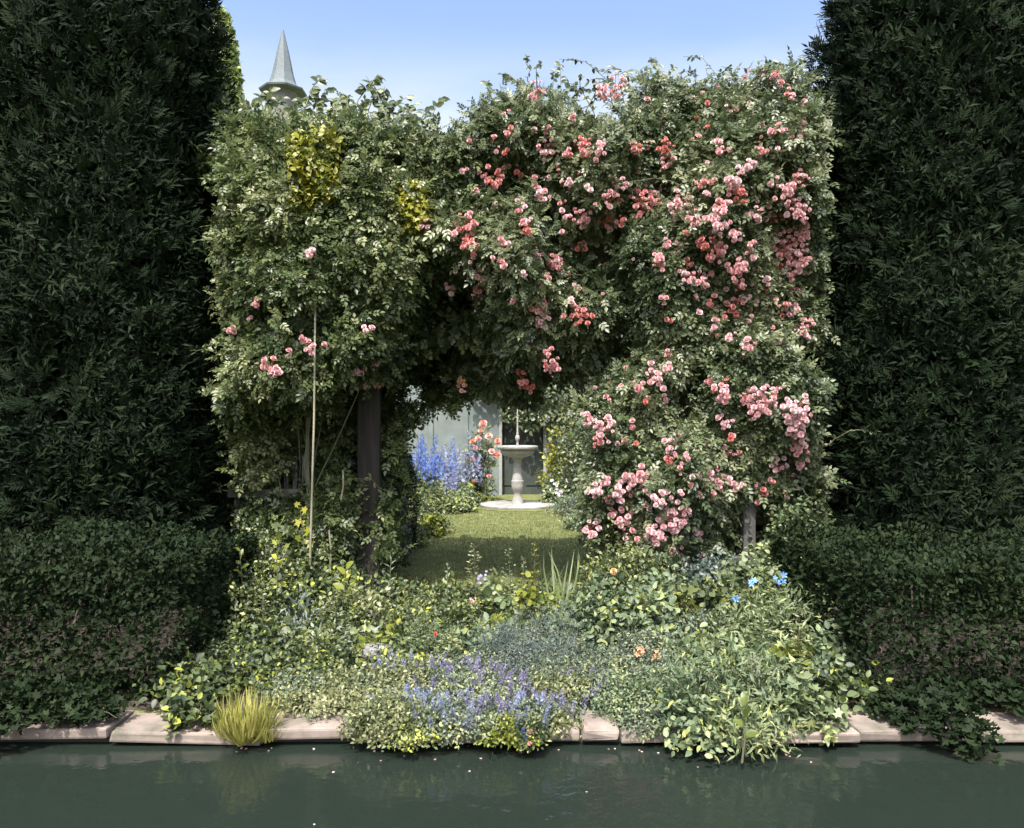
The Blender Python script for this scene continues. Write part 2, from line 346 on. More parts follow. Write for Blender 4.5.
jet = [(4, 450), (3.6, 446), (2.4, 444), (2.2, 441.5), (4.2, 440), (4.8, 438), (4, 436), (2, 434.6), (2.6, 434), (1.7, 432), (1.5, 420), (1.0, 409), (.4, 408.5)]
lathe('jet_pipe', [(r / 2 * k, z(y)) for r, y in jet], M['stone'], fo, 16)
lathe('water_surface', [(.30, z(447.2)), (.02, z(447.1))], M['water'], fo, 40)

# ------------------------------------------------------------------ garden house wall behind
Yw = 17.6
hs = empty('garden_house', (0, Yw, 0), 'grey green garden house wall with dark doorway behind the fountain', 'house')
def L(o): return o
xd0, xd1 = PX(499, Yw), PX(546.5, Yw)
hard('wall', [((-7 + xd0) / 2, .15, 1.9, xd0 + 7, .3, 3.8), ((7 + xd1) / 2, .15, 1.9, 7 - xd1, .3, 3.8), ((xd0 + xd1) / 2, .15, 3.15, xd1 - xd0, .3, 1.3)], M['plaster'], hs, bevel=0)
dr = hard('door', [((xd0 + xd1) / 2, .24, 1.25, xd1 - xd0, .05, 2.5)], M['door'], hs, bevel=.004)
hard('door_panel', [((xd0 + xd1) / 2 + sx * .25, .205, zz, .36, .025, hh) for sx in (-1, 1) for zz, hh in ((.6, .8), (1.7, 1.1))], M['door'], dr, bevel=.01)
hard('door_frame', [(xd1 - .035, -.012, 1.26, .07, .06, 2.52), (xd0 + .035, -.012, 1.26, .07, .06, 2.52), ((xd0 + xd1) / 2, -.012, 2.56, xd1 - xd0 + .04, .06, .08)], M['jamb'], hs)
for xx in (PX(466, Yw), PX(431, Yw), PX(592, Yw), PX(640, Yw), PX(380, Yw)):
    hard('wall_batten', [(xx, -.02, 1.9, .10, .05, 3.8)], M['plaster'], hs)
hard('roof', [(0, .9, 3.92, 14.6, 2.6, .12)], M['slate'], hs)

# turret, top left
Yt = 26.; kt = Yt / F
tw = empty('turret', (PX(283, Yt), Yt, 0), 'grey turret with a flared blue grey spire rising behind the left climber', 'tower', rz=R(22))
def tz(py): return PZ(py, Yt)
lathe('wall', [(17 * kt, 0), (17 * kt, tz(128)), (14.5 * kt, tz(124)), (14 * kt, tz(97)), (15.5 * kt, tz(96)), (15.5 * kt, tz(93.5))], M['towerw'], tw, 8)
lathe('eave', [(15.5 * kt, tz(94.5)), (23 * kt, tz(93)), (23.5 * kt, tz(91.5)), (17 * kt, tz(90))], M['slate'], tw, 8)
lathe('spire', [(18.5 * kt, tz(90.8)), (13.5 * kt, tz(84)), (10.5 * kt, tz(74)), (6 * kt, tz(52)), (.8 * kt, tz(30))], M['slate'], tw, 8)
for o in tw.children:
    for p in o.data.polygons: p.use_smooth = False

# ------------------------------------------------------------------ trees: poplar and yews
def crown_cloud(B, n, prof, tmpl, size, lump=.22, ls=1.6, seed=0, inner=.75):
    """leaves near the surface of a lumpy crown; prof(t)->radius, t in 0..1 up the height H"""
    H, rf = prof
    t = rng.random(n); a = rng.random(n) * 2 * np.pi; r0 = rf(t)
    d = np.stack([np.cos(a), np.sin(a), 0 * a], 1); base = np.stack([d[:, 0] * r0, d[:, 1] * r0, t * H], 1)
    lm = 1 + lump * 2 * (vnoise(base * ls + seed) - .5) + .5 * lump * 2 * (vnoise(base * ls * 3.1 + seed + 9) - .5)
    rr = r0 * lm * (1 - (1 - inner) * rng.random(n) ** 2)
    P = np.stack([d[:, 0] * rr, d[:, 1] * rr, t * H + rng.normal(size=n) * .03], 1)
    keep = vnoise(base * ls * 2.2 + seed + 21) > .2; P = P[keep]; d = d[keep]; m = len(P)
    N = unit(d + np.array([0, 0, .5]) + .6 * rdir(m)); D = unit(d * .4 + np.array([0, 0, .45]) + .8 * rdir(m))
    B.leaves(P, D, N, size * rng.uniform(.6, 1.25, m), tmpl, rng.random(m))
def tree_trunk(B, H, r):
    pts = np.stack([rng.normal(size=9).cumsum() * .02, rng.normal(size=9).cumsum() * .02, np.linspace(-.1, H, 9)], 1); B.tube(pts, r, r * .25, 8)
    for i in range(10):
        z_ = H * (.15 + .75 * rng.random()); a = rng.random() * 6.28; l = .5 * rng.uniform(.6, 1.2)
        B.tube([(0, 0, z_), (l * .5 * math.cos(a), l * .5 * math.sin(a), z_ + l * .5), (l * math.cos(a), l * math.sin(a), z_ + l * 1.2)], r * .3, r * .1, 5)
yw = empty('added_yew', (-3.42, 6.85, 0), 'added tall dark yew with foliage to the ground, beside the left climbing rose', 'tree', 'added dark yews flanking the rose arch')  # added yews, near black so both sides of the view stay dark
B = MB(); tree_trunk(B, 5.5, .14); B.build('trunk', M['bark'], yw)
B = MB(); crown_cloud(B, 80000, (7.0, lambda t: .92 * np.minimum(1, (1 - t) * 3.2) ** .6 * (.9 + .1 * np.sin(t * 5))), T_LA, .08, .2, 2.0)
crown_cloud(B, 30000, (6.8, lambda t: .72 * np.minimum(1, (1 - t) * 3.2) ** .6), T_OV, .13, .1, 2.0, 3)
crown_cloud(B, 30000, (6.9, lambda t: .84 * np.minimum(1, (1 - t) * 3.2) ** .6), T_LA, .10, .16, 3.4, 7)
cl = compound(4, .5, T_LA)
n = 4500; t = rng.random(n); a = rng.random(n) * 6.28; r0 = .9 * np.minimum(1, (1 - t) * 3.2) ** .6
d = np.stack([np.cos(a), np.sin(a), 0 * a], 1); base = np.stack([d[:, 0] * r0, d[:, 1] * r0, t * 7], 1)
rr = r0 * (1 + .3 * (vnoise(base * 2.0) - .5))
B.leaves(np.stack([d[:, 0] * rr * .95, d[:, 1] * rr * .95, t * 7], 1), unit(d * .7 + np.array([0, 0, .5]) + .5 * rdir(n)), unit(d + np.array([0, 0, .6]) + .4 * rdir(n)), rng.uniform(.08, .17, n), cl, rng.random(n))
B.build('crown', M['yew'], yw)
for x, y, rz_, sc, lab in ((-4.95, 6.9, 1.3, 1.0, 'added tall dark yew at the left edge, farthest from the rose arch'), (-4.1, 8.3, 2.6, 1.05, 'added tall dark yew behind the pair on the left'),
                           (3.62, 6.85, 3.6, 1.0, 'added tall dark yew with foliage to the ground, beside the right climbing rose'), (5.1, 6.9, 5.0, 1.0, 'added tall dark yew at the right edge, farthest from the rose arch'), (4.3, 8.3, .6, 1.05, 'added tall dark yew behind the pair on the right')):
    o = copy_tree(yw); o.location = (x, y, 0); o.rotation_euler.z = rz_; o.scale = (sc, sc, sc); o['label'] = lab
# low box hedges in front of the yews, added to keep the sides dark
def hedge(x0, x1, y0, y1, h, label):
    root = empty('added_box_hedge', ((x0 + x1) / 2, (y0 + y1) / 2, 0), label, 'hedge', 'added low box hedges either side of the bed')
    B = MB(); sx, sy = (x1 - x0) / 2, (y1 - y0) / 2
    for face, n in (('top', 16000), ('front', 13000), ('left', 7000), ('right', 7000), ('back', 4000)):
        u = rng.uniform(-1, 1, n); v = rng.random(n)
        if face == 'top': P = np.stack([u * sx, (v * 2 - 1) * sy, np.full(n, h)], 1); N0 = (0, 0, 1)
        elif face == 'front': P = np.stack([u * sx, np.full(n, -sy), v * h], 1); N0 = (0, -1, 0)
        elif face == 'back': P = np.stack([u * sx, np.full(n, sy), v * h], 1); N0 = (0, 1, 0)
        else: sg = -1 if face == 'left' else 1; P = np.stack([np.full(n, sg * sx), u * sy, v * h], 1); N0 = (sg, 0, 0)
        N0 = np.array(N0, float); P = P * (1 + .0 * P) + N0 * (.16 * (vnoise(P * 3 + 3) - .5) + .1 * (vnoise(P * 9) - .5) - .08 * rng.random(n) ** 2)[:, None]
        P[:, 2] = np.maximum(P[:, 2], -.02)
        B.leaves(P, unit(N0 + rdir(n)), unit(N0 + .8 * rdir(n)), rng.uniform(.025, .05, n), T_OV, rng.random(n))
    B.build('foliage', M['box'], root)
    B = MB()
    for i in range(24):
        p = np.array([rng.uniform(-sx, sx) * .9, 0, -.01]); e_ = rng.uniform(-sy, sy) * .8; B.tube([p, p + (0, e_ * .4, h * .3), p + (rng.normal() * .05, e_, h * .8)], .012, .006, 5)
    B.tube([(-sx * .95, 0, 0), (0, .01, -.01), (sx * .95, 0, 0)], .02, .02, 6); B.build('stem', M['bark'], root)
hedge(-5.2, -1.86, 4.25, 5.75, .75, 'added low dark box hedge in front of the left yews')
hedge(1.9, 5.2, 4.25, 5.75, .75, 'added low dark box hedge in front of the right yews')
pp = empty('poplar_tree', (PX(222, 30), 30, 0), 'pale green columnar tree at the top left behind the climber', 'tree')
B = MB(); tree_trunk(B, 15, .22); B.build('trunk', M['bark'], pp)
B = MB(); crown_cloud(B, 16000, (17.5, lambda t: .95 * np.minimum(1, (t + .02) * 6) ** .5 * (1 - t ** 3) ** .6), T_OV2, .2, .25, .9); B.build('crown', M['pop'], pp)

# ------------------------------------------------------------------ pergola, fences, stakes
pg = empty('pergola', (0, 7.4, 0), 'old timber pergola carrying the climbing roses, its dark left post showing', 'pergola')
for x, y in ((PX(370, 7.0), 7.0), (-1.45, 8.2), (.98, 7.2), (.98, 8.2), (-2.6, 7.3), (2.6, 7.2), (-2.6, 8.2), (2.6, 8.2)):
    hard('post', [(x, y - 7.4, 1.78, .19, .19, 3.62, .06)], M['timber'], pg, .015, .006)
for y in (7.25, 8.2): hard('beam', [(0, y - 7.4, 3.66, 5.8, .12, .16)], M['timber'], pg, .01)
for x in (-2.6, -1.9, -1.2, -.4, .4, 1.2, 1.9, 2.6): hard('rafter', [(x, .32, 3.79, .08, 1.9, .11)], M['timber'], pg, .008)
Yc = 6.9
fe = empty('picket_fence', (0, Yc, 0), 'weathered grey picket fence overgrown by the left climber', 'fence')
hard('rail', [((PX(228, Yc) + PX(304, Yc)) / 2, 0, PZ(493, Yc), PX(304, Yc) - PX(228, Yc), .05, .075)], M['greywood'], fe)
hard('rail', [((PX(228, Yc) + PX(352, Yc)) / 2, 0, .22, PX(352, Yc) - PX(228, Yc), .05, .075)], M['greywood'], fe)
for px in (235, 245, 255, 265, 275, 285, 294, 303):
    hard('picket', [(PX(px, Yc), .04, .60, .042, .02, 1.3 + rng.random() * .04)], M['greywood'], fe, .004)
hard('fence_post', [(PX(306, Yc), .03, .6, .07, .07, 1.3)], M['greywood'], fe)
fr = empty('post_and_rail_fence', (0, 6.42, 0), 'weathered grey post and low rail under the right climbing rose', 'fence')
hard('fence_post', [(PX(748, 6.42), 0, .45, .10, .09, .95)], M['greywood'], fr, .008, .003)
hard('rail', [((PX(712, 6.42) + PX(810, 6.42)) / 2, -.075, PZ(560, 6.42), PX(810, 6.42) - PX(712, 6.42), .05, .09)], M['greywood'], fr, .006, .003)
def stake(p0, p1, Y, r, label):
    a = P3(*p0, Y); b_ = P3(*p1, Y); B = MB(); m_ = (a + b_) / 2 + np.array([.012, 0, 0]); B.tube([a, (a + m_) / 2, m_, (m_ + b_) / 2, b_], r, r * .75, 7, .75)
    o = B.build('garden_stake', M['cane'], smooth=True, loc=a); return tag(o, label, 'garden stake', 'garden stakes among the climbers')
stake((309, 600), (316, 238), 6.0, .0095, 'long thin pale stake upright in the left climber')
stake((330, 570), (329, 530), 6.5, .009, 'short stake at the foot of the left climber')
stake((341, 500), (343, 470), 6.6, .008, 'small leaning stake between the long stake and the dark post')

# ------------------------------------------------------------------ climbers
def inpoly(x, y, poly):
    r = np.zeros(len(x), bool); p = np.array(poly, float); j = len(p) - 1
    for i in range(len(p)):
        c_ = ((p[i, 1] > y) != (p[j, 1] > y)) & (x < (p[j, 0] - p[i, 0]) * (y - p[i, 1]) / (p[j, 1] - p[i, 1] + 1e-9) + p[i, 0]); r ^= c_; j = i
    return r
def gauss(px, py, cx, cy, rx, ry): return np.exp(-((px - cx) / rx) ** 2 - ((py - cy) / ry) ** 2)
def front(px, py):
    """distance of the foliage face; lumps and hollows"""
    px = np.asarray(px, float); py = np.asarray(py, float)
    X = PX(px, 6.5); Z = PZ(py, 6.5); o = 0 * X
    y = 6.32 + o
    y = y + .65 * sstep(375, 425, py) * sstep(440, 380, px)
    y = y + 1.5 * gauss(px, py, 428, 375, 42, 75) + .8 * gauss(px, py, 470, 345, 60, 60) + .3 * gauss(px, py, 520, 398, 60, 30)
    y = y + .45 * gauss(px, py, 350, 400, 60, 40) + .5 * gauss(px, py, 590, 365, 45, 45) + .4 * gauss(px, py, 745, 525, 40, 35) + .35 * gauss(px, py, 685, 405, 28, 26)
    y = y + .35 * gauss(px, py, 590, 265, 40, 30) + .3 * gauss(px, py, 630, 330, 40, 30)
    y = y + .35 * sstep(150, 80, py)
    y = y + .62 * (vnoise(np.stack([X * 1.7 + 3, Z * 1.7, o], -1)) - .5) + .34 * (vnoise(np.stack([X * 4.1, Z * 4.1, o + 7], -1)) - .5)
    return y
LEFT = [(224, 122), (262, 116), (298, 134), (345, 116), (395, 134), (440, 147), (474, 142), (478, 300), (462, 398), (436, 400), (412, 412), (400, 430), (390, 470), (388, 565), (224, 580)]
ARCH = [(430, 146), (462, 138), (480, 116), (515, 96), (545, 92), (600, 90), (605, 250), (604, 408), (585, 412), (560, 408), (535, 398), (500, 388), (486, 382), (470, 386), (440, 384), (415, 392), (420, 300)]
RIGHT = [(590, 94), (620, 78), (655, 72), (690, 94), (720, 86), (745, 68), (790, 70), (815, 96), (818, 560), (765, 530), (757, 512), (738, 512), (730, 552), (700, 580), (612, 556), (598, 535), (592, 505), (600, 470), (604, 430), (592, 400)]
def rootloc(px, Y): return (PX(px, Y), Y, 0)
def wall_leaves(B, poly, n, tmpl, size, dens=None, depth=.28, hole=.30, sprig=(4, 9), spread=.085):
    """leafy shoots over the lumpy face: every shoot carries a handful of leaves"""
    pa = np.array(poly, float); lo = pa.min(0); hi = pa.max(0)
    px = rng.uniform(lo[0], hi[0], n); py = rng.uniform(lo[1], hi[1], n)
    jit = rng.normal(size=(2, n)) * 4
    ok = inpoly(px + jit[0], py + jit[1], poly)
    if dens is not None: ok &= rng.random(n) < dens(px, py)
    px = px[ok]; py = py[ok]
    Y = front(px, py); C_ = np.stack([PX(px, Y), Y, PZ(py, Y)], 1)
    ok = vnoise(C_ * np.array([3.3, .0, 3.3]) + 31) > hole * rng.random(len(C_)) ** .3
    C_ = C_[ok]; px = px[ok]; py = py[ok]; m = len(C_)
    C_[:, 1] += np.where(rng.random(m) < .12, -.10 * rng.random(m), rng.exponential(depth * .5, m))
    e = 2.0                                         # slope of the face gives its outward direction
    gx_ = (front(px + e, py) - front(px - e, py)) / (2 * e * 6.5 / F); gz_ = (front(px, py - e) - front(px, py + e)) / (2 * e * 6.5 / F)
    No = unit(np.stack([gx_, -np.ones(m), gz_], 1))
    ax = unit(No * .55 + np.array([0, -.1, -.12]) + .75 * rdir(m))
    cnt = rng.integers(sprig[0], sprig[1], m); idx = np.repeat(np.arange(m), cnt); q = len(idx)
    u = rng.random(q)
    P = C_[idx] + ax[idx] * ((u - .4) * 2 * spread)[:, None] + rng.normal(size=(q, 3)) * spread * .35
    N = unit(No[idx] * .55 + np.array([-.08, -.22, .62]) + .55 * rdir(q))
    D = unit(ax[idx] * .5 + rdir(q) + np.array([0, 0, -.25]))
    tint = np.clip(.42 + .2 * rng.normal(size=m)[idx] + .17 * rng.normal(size=q), 0, 1)
    B.leaves(P, D, N, size * rng.uniform(.65, 1.25, q), tmpl, tint)
def shell(B, n, fP, Nout, tmpl, size):
    P = fP(rng.random(n), rng.random(n)); No = np.array(Nout, float)
    P = P + No * (.35 * (vnoise(P * 2.2 + 11) - .5) + .15 * (vnoise(P * 6) - .5) - .15 * rng.random(n))[:, None]
    B.leaves(P, unit(rdir(n) + No * .4), unit(No * .7 + np.array([0, 0, .4]) + .6 * rdir(n)), size * rng.uniform(.7, 1.3, n), tmpl, np.clip(.4 + .22 * rng.normal(size=n), 0, 1))
def sky_shoot(BF, BC, pts, Y, tmpl, size, nl, r=.006):
    """an arching shoot against the sky, leaves set singly along it"""
    P0 = np.array([P3(a, b_, Y + .25 * i / len(pts)) for i, (a, b_) in enumerate(pts)])
    tt = np.linspace(0, len(P0) - 1, 4 * len(P0)); C_ = np.stack([np.interp(tt, np.arange(len(P0)), P0[:, j]) for j in range(3)], 1)
    BC.tube(C_, r, r * .4, 5, .2)
    u = np.sort(rng.uniform(.1, 1, nl)); i = (u * (len(C_) - 1)).astype(int); tg = unit(np.gradient(C_, axis=0))[i]
    D = unit(np.stack([rng.choice([-1, 1], nl) * rng.uniform(.4, 1, nl), rng.normal(size=nl) * .5, rng.normal(size=nl) * .35 - .35], 1) + tg * .4)
    BF.leaves(C_[i], D, unit(np.array([0, -.85, .35]) + .45 * rdir(nl)), size * rng.uniform(.7, 1.2, nl), tmpl, rng.random(nl) * .6)
def truss(B, px, py, r, bs, off=.23):
    Y = float(front(px, py)) - off; c_ = P3(px, py, Y); rr = r / F * Y * 1.2
    nb = int(np.clip((r / 2.7) ** 2 * 1.5, 1, 40)); d = rdir(nb); d[:, 1] = -np.abs(d[:, 1]); d[:, 2] += .1
    q = rng.random(nb) ** .4
    P = c_ + d * (rr * q)[:, None] * np.array([1, .75, 1.1]) if nb > 1 else c_[None]
    ct = .22 if rng.random() < .14 else np.clip(rng.normal(.74, .14), .3, .98)
    N = unit(d * .8 + np.array([-.05, -.7, .35]) + .5 * rdir(nb))
    op = np.where(rng.random(nb) < .2, .55, 1.0)                       # some roses still half open
    B.leaves(P, unit(np.cross(N, rdir(nb))), N, bs * rng.uniform(.7, 1.25, nb) * op, T_BLOOM, np.clip(ct + .14 * rng.normal(size=nb), 0, 1))
    for p in P: B.tube([c_ + (0, .07, -.02), (c_ + p) / 2 + (0, .03, 0), p], .0022, .0018, 4, .0)
def clusters(root, lst, mat, bs=.051):
    """each truss of roses is one part; past a hundred the small ones share one part"""
    lst = sorted(lst, key=lambda c_: -c_[2])
    for px, py, r in lst[:98]:
        B = MB(); truss(B, px, py, r, bs, .23 + .12 * ((px < 400) | ((py > 330) & (px < 570)))); B.build('rose_cluster', mat, root)
    if lst[98:]:
        B = MB()
        for px, py, r in lst[98:]: truss(B, px, py, r, bs, .19)
        tag(B.build('small_rose', mat, root), kind='stuff')
def scatter(poly, n, w, seed):
    """single small roses over the face, thicker where the photograph has more"""
    g_ = np.random.default_rng(seed); pa = np.array(poly, float); out_ = []
    while len(out_) < n:
        x, y = g_.uniform(pa[:, 0].min(), pa[:, 0].max()), g_.uniform(pa[:, 1].min(), pa[:, 1].max())
        if x < 812 and inpoly(np.array([x]), np.array([y]), poly)[0] and g_.random() < w(x, y): out_.append((x, y, g_.uniform(1.8, 4.2)))
    return out_
def sprays(BF, BC, poly, n, tmpl, size, seed):
    """arching shoots that stand out from the face and nod at the tip"""
    g_ = np.random.default_rng(seed); pa = np.array(poly, float); k = 0
    while k < n:
        x, y = g_.uniform(pa[:, 0].min(), pa[:, 0].max()), g_.uniform(pa[:, 1].min(), pa[:, 1].max())
        if y > 520 or not inpoly(np.array([x]), np.array([y]), poly)[0]: continue
        if 340 < x < 395 and y > 330: continue
        k += 1; a = P3(x, y, float(front(x, y)) + .05); l = g_.uniform(.22, .5)
        b_ = a + l * np.array([g_.normal() * .6, -.42, .1 + g_.normal() * .35]); m_ = (a + b_) / 2 + np.array([0, -.03, .13 * l / .3]); C_ = bez(a, m_, b_)
        BC.tube(C_, .004, .0018, 4, .35); nl = int(l * 46); i = (np.sort(g_.uniform(.15, 1, nl)) * 11).astype(int); tg = unit(np.gradient(C_, axis=0))[i]
        BF.leaves(C_[i], unit(rdir(nl) + tg * .6 + np.array([0, -.1, -.2])), unit(np.array([-.05, -.4, .7]) + .5 * rdir(nl)), size * g_.uniform(.6, 1.2, nl), tmpl, np.clip(g_.normal(.5, .1) + .2 * rng.normal(size=nl), 0, 1))
def crest(BF, BC, x0, x1, yb, n, tmpl, size, seed):
    g_ = np.random.default_rng(seed)
    for i in range(n):
        x = g_.uniform(x0, x1); b0 = yb(x) + g_.uniform(0, 14); l = g_.uniform(16, 46); sw = g_.normal() * 11
        sky_shoot(BF, BC, [(x, b0), (x + sw * .3, b0 - l * .45), (x + sw, b0 - l * .85), (x + sw * 1.9, b0 - l * g_.uniform(.85, 1.05))], 6.6 + .3 * g_.random(), tmpl, size, int(l * .5), .0045)
def finish(root):
    """children were built in world space: bring them under the root's origin"""
    l = np.array(root.location)
    for ch in root.children: ch.location = tuple(-l)

# --- left climber
lr = empty('climbing_rose', rootloc(300, 6.9), 'broad leaved green climbing rose with few pink blooms, left of the arch', 'climbing rose', 'climbing roses on the pergola')
BF = MB(); BC = MB()
def dl(px, py):
    low = sstep(400, 440, py); d_ = 1 - .12 * low * (px > 255)
    return np.where((px > 346) & (px < 390) & (py > 404), .02, np.where((px > 258) & (px < 306) & (py > 455) & (py < 515), .2, d_)) * sstep(98, 150, py + 10 * vnoise(np.stack([px / 14, py / 14, px * 0], -1)))
wall_leaves(BF, LEFT, 25000, T_ROSE, .10, dl, .34, .34, (4, 9), .10)
shell(BF, 3200, lambda u, v: np.stack([-2.7 + 1.75 * u, 6.5 + 1.8 * v, np.full(len(u), 3.82)], 1), (0, 0, 1), T_BIG, .13)
shell(BF, 3200, lambda u, v: np.stack([-2.7 + 1.5 * u, np.full(len(u), 8.35), .1 + 3.7 * v], 1), (0, 1, 0), T_BIG, .13)
shell(BF, 1500, lambda u, v: np.stack([np.full(len(u), -1.22), 7.45 + .9 * u, .2 + 1.9 * v], 1), (1, 0, 0), T_BIG, .12)
shell(BF, 1300, lambda u, v: np.stack([-2.75 + 1.5 * u, np.full(len(u), 7.55), .1 + 2 * v], 1), (0, -1, 0), T_BIG, .13)
for pts, nl in (([(352, 130), (358, 100), (372, 82), (378, 74)], 14), ([(396, 135), (385, 118), (378, 95), (366, 76)], 10), ([(414, 140), (408, 122), (404, 116)], 7), ([(410, 142), (413, 125), (417, 112)], 6),
                ([(300, 130), (306, 105), (312, 88), (322, 76)], 12), ([(262, 120), (266, 100), (274, 86)], 9), ([(330, 128), (334, 108), (342, 98)], 9), ([(246, 122), (250, 106), (254, 98)], 6), ([(316, 128), (330, 112), (352, 108)], 9), ([(380, 132), (392, 120), (403, 116)], 8), ([(432, 148), (440, 140), (447, 133)], 5)):
    sky_shoot(BF, BC, pts, 6.6, T_OV2, .08, nl + 9)
    sky_shoot(BF, BC, [(a + rng.normal() * 3 + 9, b_ + 9 + rng.normal() * 4) for a, b_ in pts], 6.75, T_OV2, .07, nl + 6)
for i in range(7):
    a = P3(rng.uniform(235, 350), 575, 7.0); a[2] = 0; b_ = P3(rng.uniform(235, 420), rng.uniform(200, 380), 6.8); mm = (a + b_) / 2 + rng.normal(size=3) * .15; BC.tube(bez(a, mm, b_), .010, .004, 5, rng.random() * .5)
crest(BF, BC, 232, 430, lambda x: 126 + .05 * (x - 300), 20, T_OV2, .07, 21)
sprays(BF, BC, LEFT, 90, T_OV2, .055, 1)
BF.build('foliage', M['roseb'], lr); BC.build('cane', M['cane'], lr)
clusters(lr, [(426, 226, 4), (312, 253, 4), (256, 302, 5), (250, 316, 3.5), (234, 331, 5), (306, 338, 4.5), (311, 349, 6.5), (324, 344, 3.5), (287, 352, 4), (269, 364, 6), (278, 370, 6), (271, 373, 4), (367, 329, 5.5), (357, 371, 7), (373, 365, 5), (369, 384, 5), (377, 387, 4)], M['bloom'])
finish(lr)
# --- golden climber
gr_ = empty('golden_climber', rootloc(330, 6.8), 'yellow green leafy climber patch high in the left rose', 'climber')
B = MB(); wall_leaves(B, [(296, 150), (318, 138), (338, 148), (342, 175), (330, 200), (310, 206), (290, 216), (292, 200), (308, 180), (300, 165)], 3600, T_OV2, .055, lambda x, y: 0 * x + .8, .1, .3, (4, 8), .05)
wall_leaves(B, [(403, 195), (420, 190), (430, 215), (424, 232), (408, 228)], 1100, T_OV2, .055, lambda x, y: 0 * x + .7, .1, .3, (4, 8), .05)
for v in B.v: v[:, 1] -= .115
B.build('foliage', M['gold'], gr_)
B = MB(); 
for i in range(4): B.tube([(-1.7 + rng.normal() * .1, 6.9, 0), (-1.75 + rng.normal() * .05, 6.75, 1.2), (-1.7 + rng.normal() * .05, 6.6, 2.4), (-1.6 + rng.normal() * .1, 6.4, 3.6)], .012, .004, 5, .5)
B.build('stem', M['cane'], gr_); finish(gr_)
# --- climber over the arch
ar = empty('climbing_rose', rootloc(600, 7.6), 'climbing rose trained over the top of the arch above the fountain view', 'climbing rose', 'climbing roses on the pergola')
BF = MB(); BC = MB()
da = lambda px, py: sstep(72, 150, py + 26 * vnoise(np.stack([px / 12, py / 12, px * 0 + 3], -1)))
wall_leaves(BF, ARCH, 17500, T_ROSE7, .10, da, .32, .32, (5, 10), .09)
shell(BF, 5500, lambda u, v: np.stack([-1.2 + 2 * u, 6.6 + 1.7 * v, np.full(len(u), 3.75)], 1), (0, 0, 1), T_BIG, .12)
shell(BF, 5000, lambda u, v: np.stack([-1.25 + 2.2 * u, np.full(len(u), 8.3), 2.05 + 1.7 * v], 1), (0, 1, 0), T_BIG, .12)
shell(BF, 3000, lambda u, v: np.stack([-1.3 + 2.2 * u, 6.9 + 1.4 * v, np.full(len(u), 2.25)], 1), (0, 0, -1), T_BIG, .11)
for pts, nl, r in (([(476, 138), (484, 118), (490, 100), (486, 80)], 16, .006), ([(538, 125), (528, 100), (520, 84), (508, 74), (500, 74)], 22, .011), ([(560, 118), (566, 98), (572, 84)], 10, .006), ([(536, 118), (540, 100), (544, 82)], 12, .006), ([(585, 112), (596, 92), (600, 78)], 12, .006), ([(455, 142), (462, 132), (472, 128)], 5, .004), ([(552, 116), (556, 100), (552, 86)], 9, .005), ([(530, 115), (533, 98), (528, 88)], 14, .005)):
    sky_shoot(BF, BC, pts, 6.7, T_OV2, .062, nl + 4, r)
for i in range(9):
    a = P3(rng.uniform(590, 620), 560, 7.3); a[2] = 0; b_ = P3(rng.uniform(470, 590), rng.uniform(150, 330), 6.9); mm = P3(600, rng.uniform(200, 330), 7.0); BC.tube(bez(a, mm, b_), .011, .005, 5, rng.random() * .5)
crest(BF, BC, 455, 600, lambda x: 128 - .22 * (x - 455), 20, T_OV2, .052, 22)
sprays(BF, BC, ARCH, 80, T_OV2, .042, 2)
BF.build('foliage', M['rose'], ar); BC.build('cane', M['cane'], ar)
A_CL = [(536, 92, 8), (548, 151, 9), (582, 149, 9), (567, 154, 5), (534, 182, 4), (543, 194, 7), (570, 185, 6), (521, 210, 5), (528, 222, 5), (527, 232, 6), (582, 216, 8), (582, 223, 6), (568, 217, 4), (580, 247, 8), (536, 257, 7), (553, 266, 9), (545, 279, 6), (525, 274, 4), (537, 305, 7), (573, 305, 5), (537, 307, 8), (543, 319, 10), (582, 316, 9), (549, 353, 5), (553, 365, 9), (522, 378, 8), (527, 387, 6), (507, 133, 4), (497, 149, 3.5), (507, 153, 3.5), (507, 167, 4.5), (485, 177, 6), (496, 183, 9), (476, 192, 5), (468, 225, 10), (472, 247, 9), (472, 260, 4), (500, 265, 5), (482, 276, 6), (482, 290, 5), (475, 293, 4), (449, 291, 5), (481, 300, 4), (484, 324, 4), (463, 388, 4)]
clusters(ar, A_CL + scatter(ARCH, 50, lambda x, y: 1.0 * (x > 455) * (y < 330) * (y > 110), 6), M['bloom'])
clusters(ar, [(463, 381, 6)], M['orange']); list(ar.children)[-1]['label'] = 'orange yellow rose truss'
finish(ar)
# --- right climber
rr_ = empty('climbing_rose', rootloc(690, 6.9), 'climbing rose right of the arch, covered in clusters of pink blooms', 'climbing rose', 'climbing roses on the pergola')
BF = MB(); BC = MB()
def dr_(px, py):
    e = sstep(82, 158, py + 40 * vnoise(np.stack([px / 15, py / 15, px * 0 + 8], -1)))
    return np.where((px > 736) & (px < 760) & (py > 515), .06, e)
wall_leaves(BF, RIGHT, 24500, T_ROSE, .095, dr_, .32, .33, (5, 10), .085)
shell(BF, 3200, lambda u, v: np.stack([.7 + 2.0 * u, 6.5 + 1.8 * v, np.full(len(u), 3.85)], 1), (0, 0, 1), T_BIG, .12)
shell(BF, 3200, lambda u, v: np.stack([.95 + 1.75 * u, np.full(len(u), 8.35), .1 + 3.7 * v], 1), (0, 1, 0), T_BIG, .12)
shell(BF, 2200, lambda u, v: np.stack([np.full(len(u), .93), 6.6 + 1.7 * u, .1 + 1.95 * v], 1), (-1, 0, 0), T_BIG, .11)
